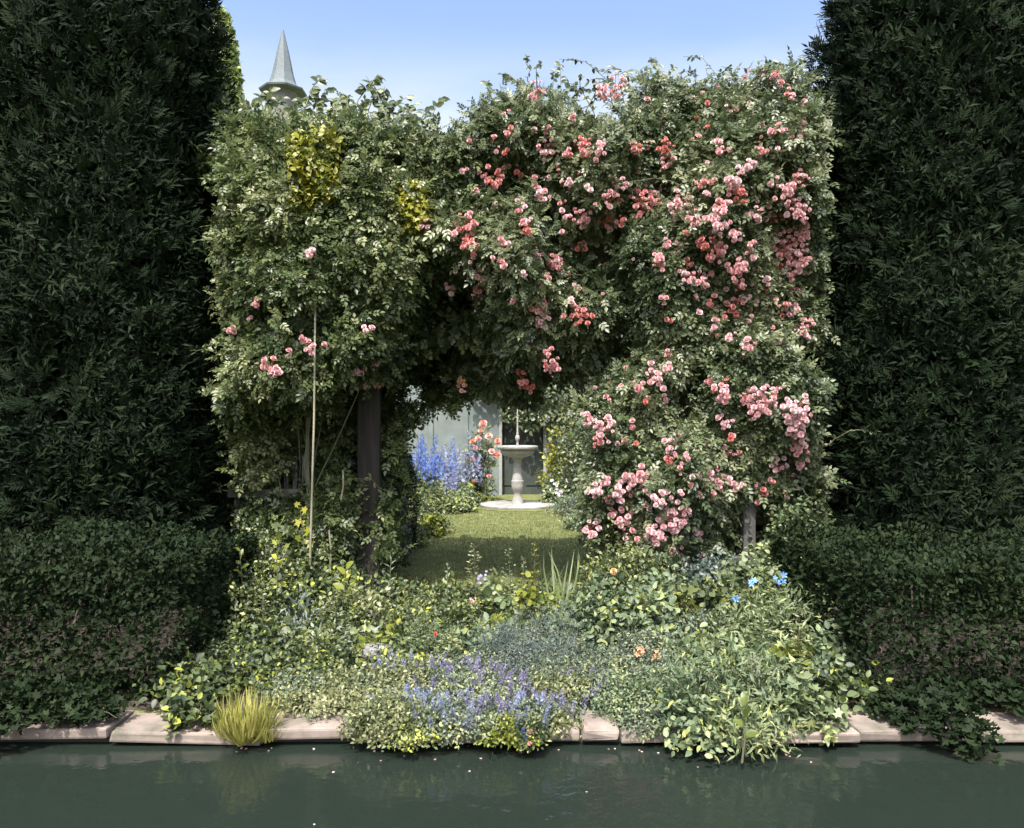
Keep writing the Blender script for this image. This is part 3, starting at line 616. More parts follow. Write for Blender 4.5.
for pts, nl, r in (([(690, 120), (696, 100), (706, 82), (714, 74)], 10, .006), ([(716, 116), (712, 96), (716, 80)], 9, .005), ([(800, 112), (804, 96), (800, 84)], 12, .005), ([(650, 96), (654, 82), (660, 72)], 14, .006), ([(618, 104), (622, 88), (628, 74)], 12, .006), ([(745, 98), (756, 82), (770, 72)], 16, .006), ([(770, 98), (782, 84), (796, 74)], 14, .006), ([(730, 108), (728, 92), (736, 78)], 10, .005), ([(668, 100), (676, 86), (688, 78)], 12, .005)):
    sky_shoot(BF, BC, pts, 6.65, T_OV2, .045, nl + 6, r)
for i in range(14):
    a = P3(rng.uniform(620, 780), 560, 7.1); a[2] = 0; b_ = P3(rng.uniform(600, 800), rng.uniform(120, 380), 6.8); mm = (a + b_) / 2 + rng.normal(size=3) * .15; BC.tube(bez(a, mm, b_), .010, .004, 5, rng.random() * .5)
def pxcane(pts, off, r): BC.tube([P3(a, b_, float(front(a, b_)) - off) for a, b_ in pts], r, r * .7, 6, 1.0)
pxcane([(634, 168), (646, 186), (660, 202), (674, 217), (690, 232), (704, 246)], .10, .008)
pxcane([(722, 248), (719, 262), (716, 272)], .1, .006); pxcane([(610, 430), (611, 400), (609, 372), (607, 360)], .12, .007)
pxcane([(636, 360), (640, 345), (648, 336), (656, 333)], .10, .006); pxcane([(783, 545), (784, 515), (786, 490), (785, 472)], .12, .008)
crest(BF, BC, 600, 815, lambda x: 96 + 0 * x, 40, T_OV2, .045, 23)
sprays(BF, BC, RIGHT, 130, T_OV2, .042, 3)
BF.build('foliage', M['rose'], rr_); BC.build('cane', M['cane'], rr_)
R_CL = [(616, 87, 10), (601, 95, 6), (601, 149, 6), (636, 150, 5), (650, 146, 4), (664, 151, 9), (664, 166, 6), (698, 142, 5), (721, 149, 6), (746, 167, 8), (761, 152, 6), (775, 129, 6), (800, 133, 5), (614, 176, 4), (617, 186, 8), (610, 200, 8), (645, 207, 15), (650, 191, 9), (681, 208, 13), (694, 220, 6), (701, 186, 5), (712, 182, 4), (734, 183, 8), (738, 198, 9), (719, 208, 6), (718, 222, 12), (755, 216, 7), (772, 182, 5), (786, 192, 8), (793, 210, 14), (777, 219, 7), (604, 223, 9), (622, 222, 5), (666, 244, 5), (660, 263, 8), (687, 266, 6), (684, 278, 8), (698, 281, 8), (710, 247, 12), (719, 254, 8), (737, 235, 6), (749, 245, 5), (735, 269, 11), (740, 287, 7), (775, 242, 16), (796, 240, 15), (781, 260, 14), (796, 260, 12), (803, 231, 8), (766, 282, 5), (789, 275, 5), (795, 291, 5), (713, 302, 5), (744, 300, 6), (799, 182, 8), (735, 309, 8), (749, 321, 5), (784, 306, 5), (714, 326, 5), (732, 337, 5), (747, 347, 8), (803, 331, 10), (667, 353, 5), (667, 367, 5), (654, 378, 8), (638, 386, 6), (722, 393, 9), (725, 423, 7), (763, 402, 13), (747, 398, 9), (755, 415, 7), (797, 412, 13), (792, 427, 12), (799, 445, 10), (803, 463, 7), (777, 463, 8), (586, 420, 5), (602, 430, 12), (598, 443, 5), (670, 449, 8), (669, 461, 5), (604, 480, 5), (596, 492, 7), (621, 492, 10), (629, 477, 6), (639, 477, 9), (620, 517, 11), (657, 501, 8), (673, 513, 14), (657, 532, 10), (672, 522, 12), (592, 529, 8), (712, 477, 6), (719, 486, 5), (712, 494, 5), (735, 483, 6), (760, 497, 6), (771, 513, 7)]
clusters(rr_, R_CL + scatter(RIGHT, 230, lambda x, y: .25 + .75 * (x > 690) * (y < 330) + .35 * (y > 380), 5), M['bloom'])
finish(rr_)

# ------------------------------------------------------------------ plants
def dome(n, r, h, lump=.25, inner=.55, top=0.0, seed=None):
    d = rdir(n); d[:, 2] = np.abs(d[:, 2]) ** (1 - .3 * top)
    d = unit(d); s_ = (rng.random() * 50 if seed is None else seed)
    q = (1 + lump * 1.5 * (vnoise(d * 2.2 + s_) - .5) + lump * 1.0 * (vnoise(d * 5.5 + s_ + 5) - .5)) * (1 - (1 - inner) * rng.random(n) ** 1.8)
    return d * q[:, None] * np.array([r, r, h]), d
COV = dict(ov=.42, la=.2, rd=.75, lobe=.6, rose=.5)
def leaf_mound(r, h, tmpl, size, cover, cov, mat, root, lump=.42, droop=-.15, up=.6, cap=6500, inner=.45, part='foliage', W=1.0):
    area = 2 * math.pi * r * (r + h) / 2 + .02
    n = int(min(cap, cover * area / (size * size * cov)))
    m_ = max(4, n // 11); Pc, dc = dome(m_, r * .95, h * .95, lump, inner); ix = rng.integers(0, m_, n); P = Pc[ix] + rng.normal(size=(n, 3)) * min(size * .95, r * .22); d = unit(dc[ix] + .35 * rng.normal(size=(n, 3))); P[:, 2] = np.maximum(P[:, 2], -.02) + .01
    ct = .36 + .24 * rng.normal(size=m_)
    N = unit(d * .5 + np.array([0, -.15, up]) + .6 * rdir(n)); D = unit(d * .6 + rdir(n) * .9 + np.array([0, 0, droop]))
    B = MB(); tb = np.clip(ct[ix] + .2 * rng.normal(size=n), 0, 1)
    B.leaves(P, D, N, size * rng.uniform(.6, 1.25, n), tmpl, tb, W)
    return B.build(part, mat, root)
def stems(root, r, h, n, mat=None, rad=.004):
    B = MB()
    for i in range(n):
        a = rng.random() * 6.28; q = rng.random() ** .5; t = np.array([math.cos(a) * r * q, math.sin(a) * r * q, h * (1 - .5 * q * q) * .95]); b_ = t * np.array([.03, .03, 0]) - (0, 0, .04)
        m_ = (t + b_) / 2 + np.array([0, 0, h * .12]); B.tube([b_, m_, t], rad, rad * .6, 4, rng.random())
    return B.build('stem', mat or M['cane'], root)
def spikes(root, r, h, n, L_, rad, fs, mat, nf=45, name='flower_spike', tmpl=T_FLO, lean=.35, base=.7):
    for i in range(n):
        a = rng.random() * 6.28; q = rng.random() ** .5 * .9; p0 = np.array([math.cos(a) * r * q, math.sin(a) * r * q, h * math.sqrt(max(.05, 1 - q * q)) * base])
        ax = unit(np.array([math.cos(a) * q * lean, math.sin(a) * q * lean, 1]) + .15 * rng.normal(size=3)); l = L_ * rng.uniform(.7, 1.25)
        t = rng.random(nf); rd = rdir(nf); rd -= ax * (rd @ ax)[:, None]; rd = unit(rd)
        P = p0 + ax * (t * l)[:, None] + rd * (rad * (1.05 - .75 * t) * rng.uniform(.6, 1.1, nf))[:, None]
        B = MB(); B.leaves(P, unit(np.cross(rd, rdir(nf))), unit(rd + .4 * rdir(nf)), fs * rng.uniform(.7, 1.2, nf) * (1.1 - .5 * t), tmpl, rng.random(nf))
        B.tube([p0 - ax * l * .5, p0 + ax * l * .95], .003, .0015, 4, .1); B.build(name, mat, root)
def heads(root, pts, size, mat, tmpl=T_BLOOM, name='flower', n=1, spread=.02):
    for p in pts:
        B = MB(); p = np.array(p, float); q = p + rng.normal(size=(n, 3)) * spread; N = unit(np.array([0, -.8, .5]) + .35 * rdir(n))
        B.leaves(q, unit(np.cross(N, rdir(n))), N, size * rng.uniform(.8, 1.15, n), tmpl, rng.random(n)); B.build(name, mat, root)
def place(name, px, ytop, Y, label, cat, group=None, zb=None):
    X = PX(px, Y); z_ = (float(bed_z(X, Y)) if 4.1 < Y < 6.8 else 0.) if zb is None else zb
    o = empty(name, (X, Y, z_), label, cat, group); return o, max(.06, PZ(ytop, Y) - z_)
def W_(wpx, Y): return wpx / F * Y / 2
KIND = {  # template, leaf size, cover, coverage, material, lump, droop
    'shrub': (T_OV, .034, 2.6, .3, 'shrub'), 'dim': (T_OV2, .045, 2.2, .35, 'dim'), 'lime': (T_RD, .05, 1.7, .7, 'lime'), 'sage': (T_OV2, .052, 2.2, .36, 'sage'),
    'grey': (T_LA, .030, 2.6, .16, 'grey'), 'blueg': (T_LA, .075, 1.8, .16, 'blueg'), 'varieg': (T_OV2, .034, 2.2, .34, 'varieg'), 'pale': (T_OV2, .05, 2.1, .36, 'pale'),
    'creep': (T_OV, .024, 2.2, .3, 'varieg'), 'mist': (T_LA, .020, 2.8, .22, 'blueg'), 'lance': (T_LA, .095, 2.2, .17, 'pale'), 'round': (T_RD, .042, 2.0, .7, 'shrub'), 'lobe': (T_LOBE, .07, 1.7, .6, 'sage'), 'small': (T_OV, .02, 2.6, .3, 'grey')}
def bush(kind, name, cat, px, ytop, Y, wpx, label, group='leafy plants in the flower bed', mat=None, hs=1., nst=8, cap=6500, zb=None):
    root, h = place(name, px, ytop, Y, label, cat, group, zb); r = W_(wpx, Y) * (1.22 if zb is None else 1); h *= 1.13
    t, s_, c_, cv, mt = KIND[kind]
    leaf_mound(r, h, t, s_ * hs, c_, cv, M[mat or mt], root, cap=cap); stems(root, r, h, nst)
    root['_r'] = r; root['_h'] = h
    return root, r, h
BG = 'leafy plants in the flower bed'
# ---- left side
bush('shrub', 'leafy_shrub', 'shrub', 262, 538, 5.75, 66, 'speckled light leaved shrub under the picket fence')
bush('dim', 'leafy_shrub', 'shrub', 318, 566, 6.0, 80, 'dark dull leaved shrub at the foot of the long stake')
bush('dim', 'leafy_shrub', 'shrub', 376, 578, 5.9, 66, 'dark dull leaved shrub at the foot of the dark post')
bush('shrub', 'leafy_shrub', 'shrub', 246, 590, 5.2, 70, 'mid green small leaved shrub at the left end of the bed')
bush('dim', 'leafy_plant', 'plant', 290, 590, 5.5, 70, 'shaded broad leaved plant with dim green leaves')
bush('dim', 'leafy_plant', 'plant', 258, 632, 4.85, 80, 'low dull green plant above the yellow grass', hs=.8)
bush('varieg', 'variegated_shrub', 'shrub', 352, 592, 5.35, 62, 'cream and green speckled shrub below the bright young shoot')
bush('blueg', 'blue_leaved_plant', 'plant', 300, 612, 5.1, 40, 'blue green narrow leaved plant left of the cream speckled shrub')
bush('lime', 'round_leaved_plant', 'plant', 288, 636, 4.9, 60, 'loose round yellow leaves over dark stems at the left', mat='shrub', hs=1.1)
bush('blueg', 'blue_leaved_plant', 'plant', 340, 632, 4.95, 56, 'grey blue narrow leaved plant below the cream speckled shrub', mat='grey', hs=.7)
bush('lime', 'round_leaved_plant', 'plant', 372, 636, 4.95, 52, 'bright yellow round leaved plant beside the pale rock', hs=.9)
bush('dim', 'ground_cover', 'plant', 285, 668, 4.55, 96, 'olive low ground cover behind the pinkish coping stone', hs=.7)
bush('creep', 'creeping_plant', 'plant', 335, 702, 4.28, 100, 'yellow green creeper just above the pinkish coping stone')
bush('small', 'creeping_plant', 'plant', 302, 706, 4.3, 60, 'pale grey creeper at the left end of the pinkish coping stone')
# young shoot with big lime leaves
def sapling(px, ytop, ybot, Y, label, nl=7, size=.085, mat='lime', cat='plant', name='young_shoot', tmpl=T_OV2, spread=1.0, rev=False):
    root, h = place(name, px, ytop, Y, label, cat, 'tall single shoots in the bed'); B = MB(); bx = rng.normal() * .02
    pts = np.array([(0, 0, -.03), (bx, 0, h * .35), (bx * .6, 0, h * .7), (0, 0, h * .96)]); B.tube(pts, .006, .0025, 5, .4); B.build('stem', M['cane'], root)
    zb = PZ(ybot, Y) - root.location.z; t = np.linspace(0, 1, nl); P = np.stack([np.interp(zb + t * (h - zb), pts[:, 2], pts[:, 0]), 0 * t, (zb + t * (h - zb)) * .97], 1)
    a = np.arange(nl) * 2.4 + rng.random() * 6; D = unit(np.stack([np.cos(a) * spread, np.sin(a) * spread * .6 - .2, .35 + .6 * t], 1))
    N = unit(np.stack([-np.cos(a) * .3, -.6 + 0 * t, .7 + 0 * t], 1) + .25 * rdir(nl)); B = MB()
    B.leaves(P, D, N, size * rng.uniform(.75, 1.15, nl) * (1.1 - .35 * t), tmpl, np.clip(.55 + .25 * rng.normal(size=nl), 0, 1)); B.build('foliage', M[mat], root)
    return root, h
sapling(346, 566, 600, 5.45, 'young shoot with large bright yellow green leaves, left of the lawn', 7, .10)
sapling(303, 582, 612, 5.4, 'single shoot with one broad yellow leaf among the left shrubs', 5, .09)
sapling(277, 552, 585, 5.5, 'shoot with yellow green leaves in front of the picket fence', 8, .06)
sapling(240, 548, 575, 5.3, 'short yellow green shoot at the far left of the bed', 7, .06)
sapling(280, 520, 560, 6.2, 'large soft leaved plant under the fence rail', 8, .11, 'dim', tmpl=T_LOBE)
sapling(300, 504, 545, 6.3, 'yellow lobed leaves climbing a stem beside the long stake', 7, .09, 'gold', tmpl=T_LOBE)
# grasses
def grass(px, ytop, Y, wpx, n, label, mat='grass', cat='grass clump', zb=None, w=1.0):
    root, h = place('grass_clump', px, ytop, Y, label, cat, 'grass clumps in the bed', zb); r = W_(wpx, Y)
    a = rng.random(n) * 6.28; q = rng.random(n) ** .6; l = h * rng.uniform(.35, 1.25, n)
    D = unit(np.stack([np.cos(a) * q * r / h * 1.1, np.sin(a) * q * r / h * 1.5, np.ones(n)], 1)); D = unit(D + .25 * rdir(n)); P = np.stack([np.cos(a) * r * .45 * rng.random(n), np.sin(a) * r * .45 * rng.random(n), -.03 + 0 * a], 1)
    N = unit(np.stack([-np.cos(a), -np.sin(a), .3 + 0 * a], 1) * -1 + .3 * rdir(n)); B = MB(); B.leaves(P, D, N, l, T_BL, rng.random(n), w); B.build('foliage', M[mat], root)
    return root
grass(246, 690, 3.86, 66, 420, 'bright yellow grass clump over the left end of the pond', 'ygrass', w=.9)
grass(268, 712, 3.86, 40, 200, 'pale yellow grass beside the pinkish coping stone', 'ygrass', w=.8)
grass(228, 704, 3.9, 40, 200, 'yellow grass tuft against the left hedge', 'ygrass')
grass(562, 556, 5.6, 56, 45, 'thin seeding grass stems in front of the lawn shade', 'pale', w=.6)
grass(583, 575, 5.5, 30, 25, 'few arching grass stems left of the sage bush', 'pale', w=.6)
# ---- centre
sapling(391, 556, 598, 5.7, 'pale silvery leaved shoot beside the dark post', 14, .07, 'grey', tmpl=T_LA)
sapling(405, 580, 622, 5.4, 'yellow green leafy shoot right of the dark shrub', 14, .05, 'lime')
sapling(448, 560, 600, 5.5, 'thin pale shoot in front of the shaded lawn', 12, .035, 'sage')
def tower_plant(px, ytop, ybot, Y, label, mat='shrub', n=90, size=.035, wpx=16):
    root, h = place('tall_spire_plant', px, ytop, Y, label, 'plant', 'tall single shoots in the bed'); B = MB(); B.tube([(0, 0, -.03), (.01, 0, h * .5), (0, 0, h)], .006, .002, 5, .4); B.build('stem', M['cane'], root)
    zb = max(0, PZ(ybot, Y) - root.location.z); t = rng.random(n); a = rng.random(n) * 6.28; d = np.stack([np.cos(a), np.sin(a), 0 * a], 1); r = W_(wpx, Y) * (1.1 - .8 * t)
    P = np.stack([0 * t, 0 * t, zb + t * (h - zb)], 1) + d * (r * rng.random(n))[:, None]; B = MB(); B.leaves(P, unit(d + np.array([0, 0, .4])), unit(np.array([0, -.2, 1]) + d * .3 + .4 * rdir(n)), size * rng.uniform(.6, 1.2, n) * (1.2 - .5 * t), T_OV, rng.random(n)); B.build('foliage', M[mat], root); return root, h
t_, h_ = tower_plant(474, 544, 618, 5.35, 'tall leafy spire with a small lilac flower head in the middle of the bed', 'varieg', 150, .032, 22)
heads(t_, [(.045, -.03, h_ * .66)], .022, M['violet'], T_FLO, n=16, spread=.018); heads(t_, [(0, -.06, h_ * .42)], .022, M['bloom'], T_FLO, n=8, spread=.014)
tower_plant(509, 548, 605, 5.5, 'thin leafy spire in front of the fountain lawn, left of the twin', 'sage', 80, .028, 20)
tower_plant(534, 543, 585, 5.6, 'yellow green leafy spire in front of the fountain lawn', 'lime', 60, .032, 12)
tower_plant(523, 556, 600, 5.6, 'faint grey green spire between two leafy spires', 'sage', 50, .025, 14)
tower_plant(493, 566, 600, 5.6, 'short grey green spire left of the fountain axis', 'sage', 40, .025, 14)
for px, yt, yb, Y, mt, nn, sz, w_, lab in ((262, 590, 660, 5.0, 'varieg', 120, .035, 22, 'pale speckled spire at the left end of the bed'), (330, 622, 670, 4.8, 'lime', 70, .035, 18, 'yellow green spire left of the pale rock'), (424, 606, 660, 5.0, 'lime', 80, .035, 20, 'yellow green spire behind the red flowers'), (452, 632, 680, 4.7, 'varieg', 100, .03, 22, 'cream spire right of the red flowers'),
                                       (556, 628, 680, 4.8, 'sage', 90, .03, 20, 'soft green spire rising from the misty mounds'), (580, 640, 690, 4.6, 'varieg', 90, .03, 20, 'cream spire at the right end of the misty mounds'), (700, 632, 690, 4.6, 'lime', 80, .04, 22, 'yellow green spire left of the yellow leaves'), (760, 616, 690, 4.6, 'pale', 120, .045, 26, 'pale green spire among the narrow leaves on the right'), (728, 650, 720, 4.3, 'lime', 80, .045, 24, 'yellow green spire rising from the sage clump'), (798, 628, 700, 4.4, 'varieg', 120, .045, 26, 'cream green spire at the far right of the bed')):
    tower_plant(px, yt, yb, Y, lab, mt, nn, sz, w_)
bush('shrub', 'leafy_plant', 'plant', 436, 596, 5.55, 66, 'yellowish green leafy plant at the lawn edge, centre left')
bush('lime', 'round_leaved_plant', 'plant', 494, 598, 5.45, 46, 'pale lime broad leaves left of the bed middle', mat='pale', hs=1.1)
bush('lime', 'round_leaved_plant', 'plant', 508, 612, 5.2, 40, 'lime lobed leaves above the blue misty mound', hs=1.0)
bush('lime', 'round_leaved_plant', 'plant', 541, 596, 5.5, 50, 'bright yellow round leaved plant at the middle of the lawn edge', hs=.9)
bush('shrub', 'leafy_plant', 'plant', 406, 612, 5.15, 60, 'mixed green leafy plant with pale tips, left of the red flowers')
bush('shrub', 'leafy_plant', 'plant', 463, 612, 5.2, 60, 'mixed green leafy plant below the tall leafy spire')
rt, r_, h_ = bush('mist', 'feathery_plant', 'plant', 432, 626, 4.95, 62, 'feathery green plant with two red flowers', mat='sage')
heads(rt, [(.02, -r_ * .75, h_ * .8), (-.05, -r_ * .95, h_ * .55)], .035, M['red'], T_BLOOM)
bush('sage', 'leafy_plant', 'plant', 470, 640, 4.85, 62, 'sage green broad leaved plant left of the blue misty mound', hs=.9)
bush('shrub', 'leafy_plant', 'plant', 400, 650, 4.75, 62, 'low mixed green plant right of the pale rock')
bush('creep', 'creeping_plant', 'plant', 395, 668, 4.4, 66, 'yellow green creeper with tiny leaves right of the flat rock', mat='varieg')
bush('creep', 'creeping_plant', 'plant', 385, 700, 3.9, 62, 'yellow green creeper spilling over the pond edge')
bush('creep', 'creeping_plant', 'plant', 415, 718, 3.85, 60, 'mossy green creeper touching the pond water', mat='shrub')
bush('creep', 'creeping_plant', 'plant', 505, 724, 3.85, 50, 'olive creeper under the violet flowers at the pond edge', mat='lime')
bush('creep', 'creeping_plant', 'plant', 563, 690, 4.3, 46, 'lime creeper over a stone right of the violet flowers')
for px, yt, Y, w, kd, lab in ((420, 592, 6.2, 60, 'dim', 'shaded low plant at the lawn edge right of the dark post'), (462, 594, 6.25, 60, 'dim', 'shaded low plant at the lawn edge behind the tall leafy spire'), (506, 594, 6.25, 60, 'shrub', 'low plant at the lawn edge on the fountain axis'), (552, 594, 6.2, 60, 'dim', 'low plant at the lawn edge behind the seeding grass'), (588, 588, 6.1, 50, 'shrub', 'low light plant at the lawn edge left of the speckled shrub'),
                              (436, 650, 4.7, 56, 'shrub', 'mixed green plant under the red flowers'), (480, 656, 4.6, 56, 'small', 'grey small leaved plant left of the misty mounds'), (576, 612, 5.15, 56, 'sage', 'soft sage plant behind the misty mounds'), (560, 668, 4.45, 60, 'grey', 'thin leaved grey plant in front of the misty mounds'), (668, 662, 4.5, 60, 'small', 'grey small leaved plant left of the large sage clump'),
                              (732, 628, 4.85, 60, 'shrub', 'speckled leafy plant in the middle of the right bed'), (338, 612, 5.15, 60, 'shrub', 'leafy plant between the cream speckled shrub and the blue green plant'), (318, 644, 4.7, 60, 'shrub', 'low leafy plant left of the pale rock'), (246, 660, 4.5, 60, 'dim', 'dull green plant behind the bright yellow grass'), (370, 690, 4.3, 40, 'small', 'pale grey creeper right of the flat rock'), (762, 590, 5.2, 60, 'shrub', 'leafy plant among the blue flowers'), (808, 600, 5.0, 40, 'pale', 'pale leafy plant against the right hedge'), (190, 668, 4.3, 70, 'dim', 'dull green plant at the inner corner of the left box hedge'), (215, 650, 4.6, 60, 'shrub', 'leafy plant between the left box hedge and the dull green plants'), (842, 672, 4.3, 60, 'dim', 'dull green plant at the inner corner of the right box hedge'), (826, 640, 4.5, 56, 'sage', 'soft sage plant against the inner end of the right box hedge'), (643, 716, 3.95, 44, 'small', 'grey green creeper over the coping left of the sage clump'), (554, 714, 3.93, 36, 'creep', 'cream green creeper over the coping right of the violet flowers'), (818, 704, 3.95, 44, 'pale', 'pale leafy plant over the coping at the far right of the bed'), (196, 700, 3.98, 40, 'dim', 'dull green creeper over the coping left of the yellow grass'), (665, 584, 5.6, 60, 'sage', 'soft sage plant under the pink clusters')):
    bush(kd, 'leafy_plant', 'plant', px, yt, Y, w, lab)
# misty mounds
for px, yt, Y, w, lab in ((530, 616, 4.95, 96, 'large blue green misty mound in the middle of the bed'), (500, 634, 4.75, 60, 'small blue green misty mound left of the large one'), (560, 640, 4.7, 80, 'small blue green misty mound right of the large one')):
    bush('mist', 'misty_mound', 'plant', px, yt, Y, w, lab, 'misty blue green mounds', cap=9000)
# catmint: violet spikes
CM = [(404, 672, 4.5, 54, 5, 'pblue', 'pale violet flowering mound at the left end of the violet drift'), (438, 668, 4.45, 60, 11, 'violet', 'violet flowering mound under the feathery plant'), (468, 676, 4.4, 60, 14, 'violet', 'violet flowering mound in the middle of the violet drift'), (500, 684, 4.35, 56, 12, 'violet', 'violet flowering mound below the small misty mound'), (450, 698, 3.92, 60, 12, 'pblue', 'lavender blue flowering mound hanging to the water, left'), (485, 700, 3.92, 56, 11, 'violet', 'violet flowering mound hanging to the water, centre'), (528, 698, 3.95, 54, 10, 'pblue', 'lavender blue flowering mound at the pond edge below the large misty mound'), (556, 702, 4.1, 50, 7, 'violet', 'violet flowering mound left of the cream coping stone'), (420, 694, 4.05, 44, 7, 'pblue', 'small lavender mound above the mossy creeper'), (392, 688, 4.2, 44, 2, 'pblue', 'sparse lavender mound right of the flat rock'), (582, 684, 4.3, 44, 3, 'violet', 'sparse violet mound under the misty mounds on the right')]
for px, yt, Y, w, ns, mt, lab in CM:
    rt, r_, h_ = bush('small', 'catmint', 'flowering plant', px, yt + 8, Y, w, lab, 'violet flowering mounds along the pond', cap=3500, mat='grey')
    spikes(rt, r_ * 1.05, h_, ns + 13, .075, .018, .0145, M[mt], 40, base=.85)
rt, r_, h_ = bush('small', 'dark_violet_flower', 'flowering plant', 529, 722, 3.75, 22, 'dark violet and pink flower tuft at the water edge', None, mat='dim')
spikes(rt, r_ * .8, h_, 5, .05, .018, .02, M['blue'], 30); heads(rt, [(.012, -r_ * .6, h_ * .55)], .03, M['bloom'], T_BLOOM, n=3, spread=.012)
# ---- right
bush('shrub', 'leafy_shrub', 'shrub', 632, 552, 5.95, 80, 'white speckled leafy shrub under the lowest rose clusters')
rt, r_, h_ = bush('shrub', 'leafy_shrub', 'shrub', 612, 566, 5.7, 46, 'light leafy shrub with one salmon rose at the lawn edge')
heads(rt, [(-.03, -r_, h_ * .85)], .07, M['orange'])
bush('sage', 'sage_bush', 'shrub', 600, 592, 5.35, 60, 'sage green bush right of the shaded lawn')
bush('sage', 'sage_bush', 'shrub', 640, 602, 5.2, 70, 'large sage green bush below the salmon rose')
bush('dim', 'leafy_shrub', 'shrub', 692, 556, 6.1, 76, 'shaded dull shrub left of the grey fence post', mat='blueg', hs=.8)
bush('lobe', 'lobed_leaf_plant', 'plant', 682, 586, 5.45, 40, 'bright yellow round leaves in the middle of the right bed', mat='lime', hs=1.0)
bush('round', 'round_leaved_plant', 'plant', 712, 590, 5.35, 56, 'mid green round leaved plant left of the blue flowers')
rt, r_, h_ = bush('round', 'blue_flowered_plant', 'flowering plant', 752, 574, 5.4, 62, 'round leaved plant with three bright blue flowers under the rail', mat='pale')
for px, py in ((752, 582), (779, 580), (737, 601)): heads(rt, [tuple(P3(px, py, 5.12) - np.array(rt.location))], .045, M['sky'], T_FLO, n=4, spread=.014)
bush('pale', 'leafy_shrub', 'shrub', 786, 512, 5.9, 60, 'bright yellow green shrub at the right end of the bed', hs=.8)
bush('pale', 'leafy_shrub', 'shrub', 792, 566, 5.5, 54, 'pale green shrub in front of the bright yellow green shrub')
bush('small', 'grey_bush', 'shrub', 702, 622, 4.95, 66, 'grey white small leaved bush below the yellow round leaves', hs=1.2)
bush('small', 'grey_bush', 'shrub', 650, 640, 4.75, 80, 'dense grey leaved bush with two salmon flowers', hs=1.1, cap=8000)
heads(list(COL.objects)[-1].parent, [(-.10, -.2, .16), (.0, -.22, .13)], .035, M['orange'], T_FLO, n=5, spread=.014)
bush('small', 'grey_bush', 'shrub', 606, 656, 4.6, 80, 'dense grey leaved bush right of the misty mounds', cap=8000)
bush('small', 'grey_bush', 'shrub', 636, 688, 4.15, 74, 'low grey green bush over the cream coping stone', mat='sage', cap=8000)
bush('grey', 'grey_bush', 'shrub', 592, 690, 4.4, 60, 'thin leaved grey bush behind the cream coping stone')
bush('lance', 'yellow_green_plant', 'plant', 742, 610, 4.95, 60, 'yellow green narrow leaved plant below the blue flowers', mat='pale', hs=.55)
bush('lance', 'yellow_green_plant', 'plant', 782, 604, 4.95, 62, 'pale narrow leaved plant at the right edge of the bed', hs=.6)
bush('pale', 'leafy_plant', 'plant', 720, 644, 4.6, 70, 'pale yellow green leafy plant above the large sage clump')
bush('lobe', 'lobed_leaf_plant', 'plant', 791, 648, 4.5, 44, 'bright yellow star shaped leaves at the right edge', mat='lime')
bush('lance', 'sage_clump', 'plant', 706, 660, 4.05, 84, 'large sage green narrow leaved clump by the pond', mat='sage', hs=.6, cap=6500)
bush('lance', 'sage_clump', 'plant', 758, 652, 4.05, 76, 'large pale green clump in the bottom right corner', mat='sage', hs=.62, cap=6500)
bush('lobe', 'lobed_leaf_plant', 'plant', 790, 690, 3.9, 50, 'pale lobed leaves hanging over the pond at the far right', mat='pale')
bush('pale', 'leafy_plant', 'plant', 690, 712, 3.85, 60, 'grey green leaves hanging over the pond below the sage clump', mat='sage', hs=.8)
bush('lance', 'sage_clump', 'plant', 740, 708, 3.85, 74, 'narrow leaved clump hanging over the pond at bottom right', hs=.55)
sapling(742, 705, 735, 3.6, 'single broad lime leaf at the bottom right over the pond', 4, .07)
rt, r_, h_ = bush('small', 'white_flowered_plant', 'flowering plant', 664, 726, 4.0, 34, 'white flowered low plant at the water edge', None)
heads(rt, [(rng.normal() * .05, -.08 + rng.normal() * .03, .02 + rng.random() * .07) for i in range(9)], .02, M['white'], T_FLO)

n = 46; B = MB(); P = np.stack([rng.uniform(-1.4, 1.6, n), np.where(rng.random(n) < .6, 3.85 - rng.exponential(.12, n), rng.uniform(3.9, 4.1, n)), np.zeros(n)], 1); P[:, 2] = np.where(P[:, 1] < 3.87, -.0615, .02)
B.leaves(P, unit(rdir(n) * (1, 1, .05)), unit(np.array([0, 0, 1]) + .2 * rdir(n)), rng.uniform(.008, .017, n), T_RD, rng.random(n) * .5 + .5)
tag(B.build('fallen_petals', M['bloom']), 'scattered pale pink rose petals fallen on the pond and its edge', 'petals', kind='stuff')
# ---- beyond the arch
cy = empty('clipped_conifer', (PX(393, 9.5), 9.5, 0), 'dark clipped conifer behind the post at the left side of the lawn', 'shrub')
B = MB(); crown_cloud(B, 16000, (1.42, lambda t: .30 * (1 - t ** 2.6) ** .7 * (.85 + .3 * t)), T_LA, .04, .12, 4); B.build('foliage', M['box'], cy)
B = MB(); B.tube([(0, 0, -.05), (0, 0, .5), (0, 0, 1.2)], .04, .015, 7); B.build('trunk', M['bark'], cy)
fl = lambda *a, **k_: bush(*a, group='plants bordering the far lawn', zb=0., **k_)
fl('grey', 'silver_plant', 'plant', 396, 512, 9.0, 28, 'silvery leaved plant at the foot of the clipped conifer', hs=1.8)
fl('shrub', 'border_plant', 'plant', 425, 508, 11.2, 44, 'light green border plant at the left lawn edge', hs=1.6)
fl('lime', 'border_plant', 'plant', 432, 520, 10.9, 30, 'yellow green border plant spilling onto the left lawn', hs=.9)
fl('shrub', 'border_plant', 'plant', 412, 528, 10.0, 34, 'low border plant beside the clipped conifer', hs=1.3)
fl('shrub', 'border_plant', 'plant', 440, 494, 14.2, 70, 'green border plant under the blue delphiniums', hs=2.0)
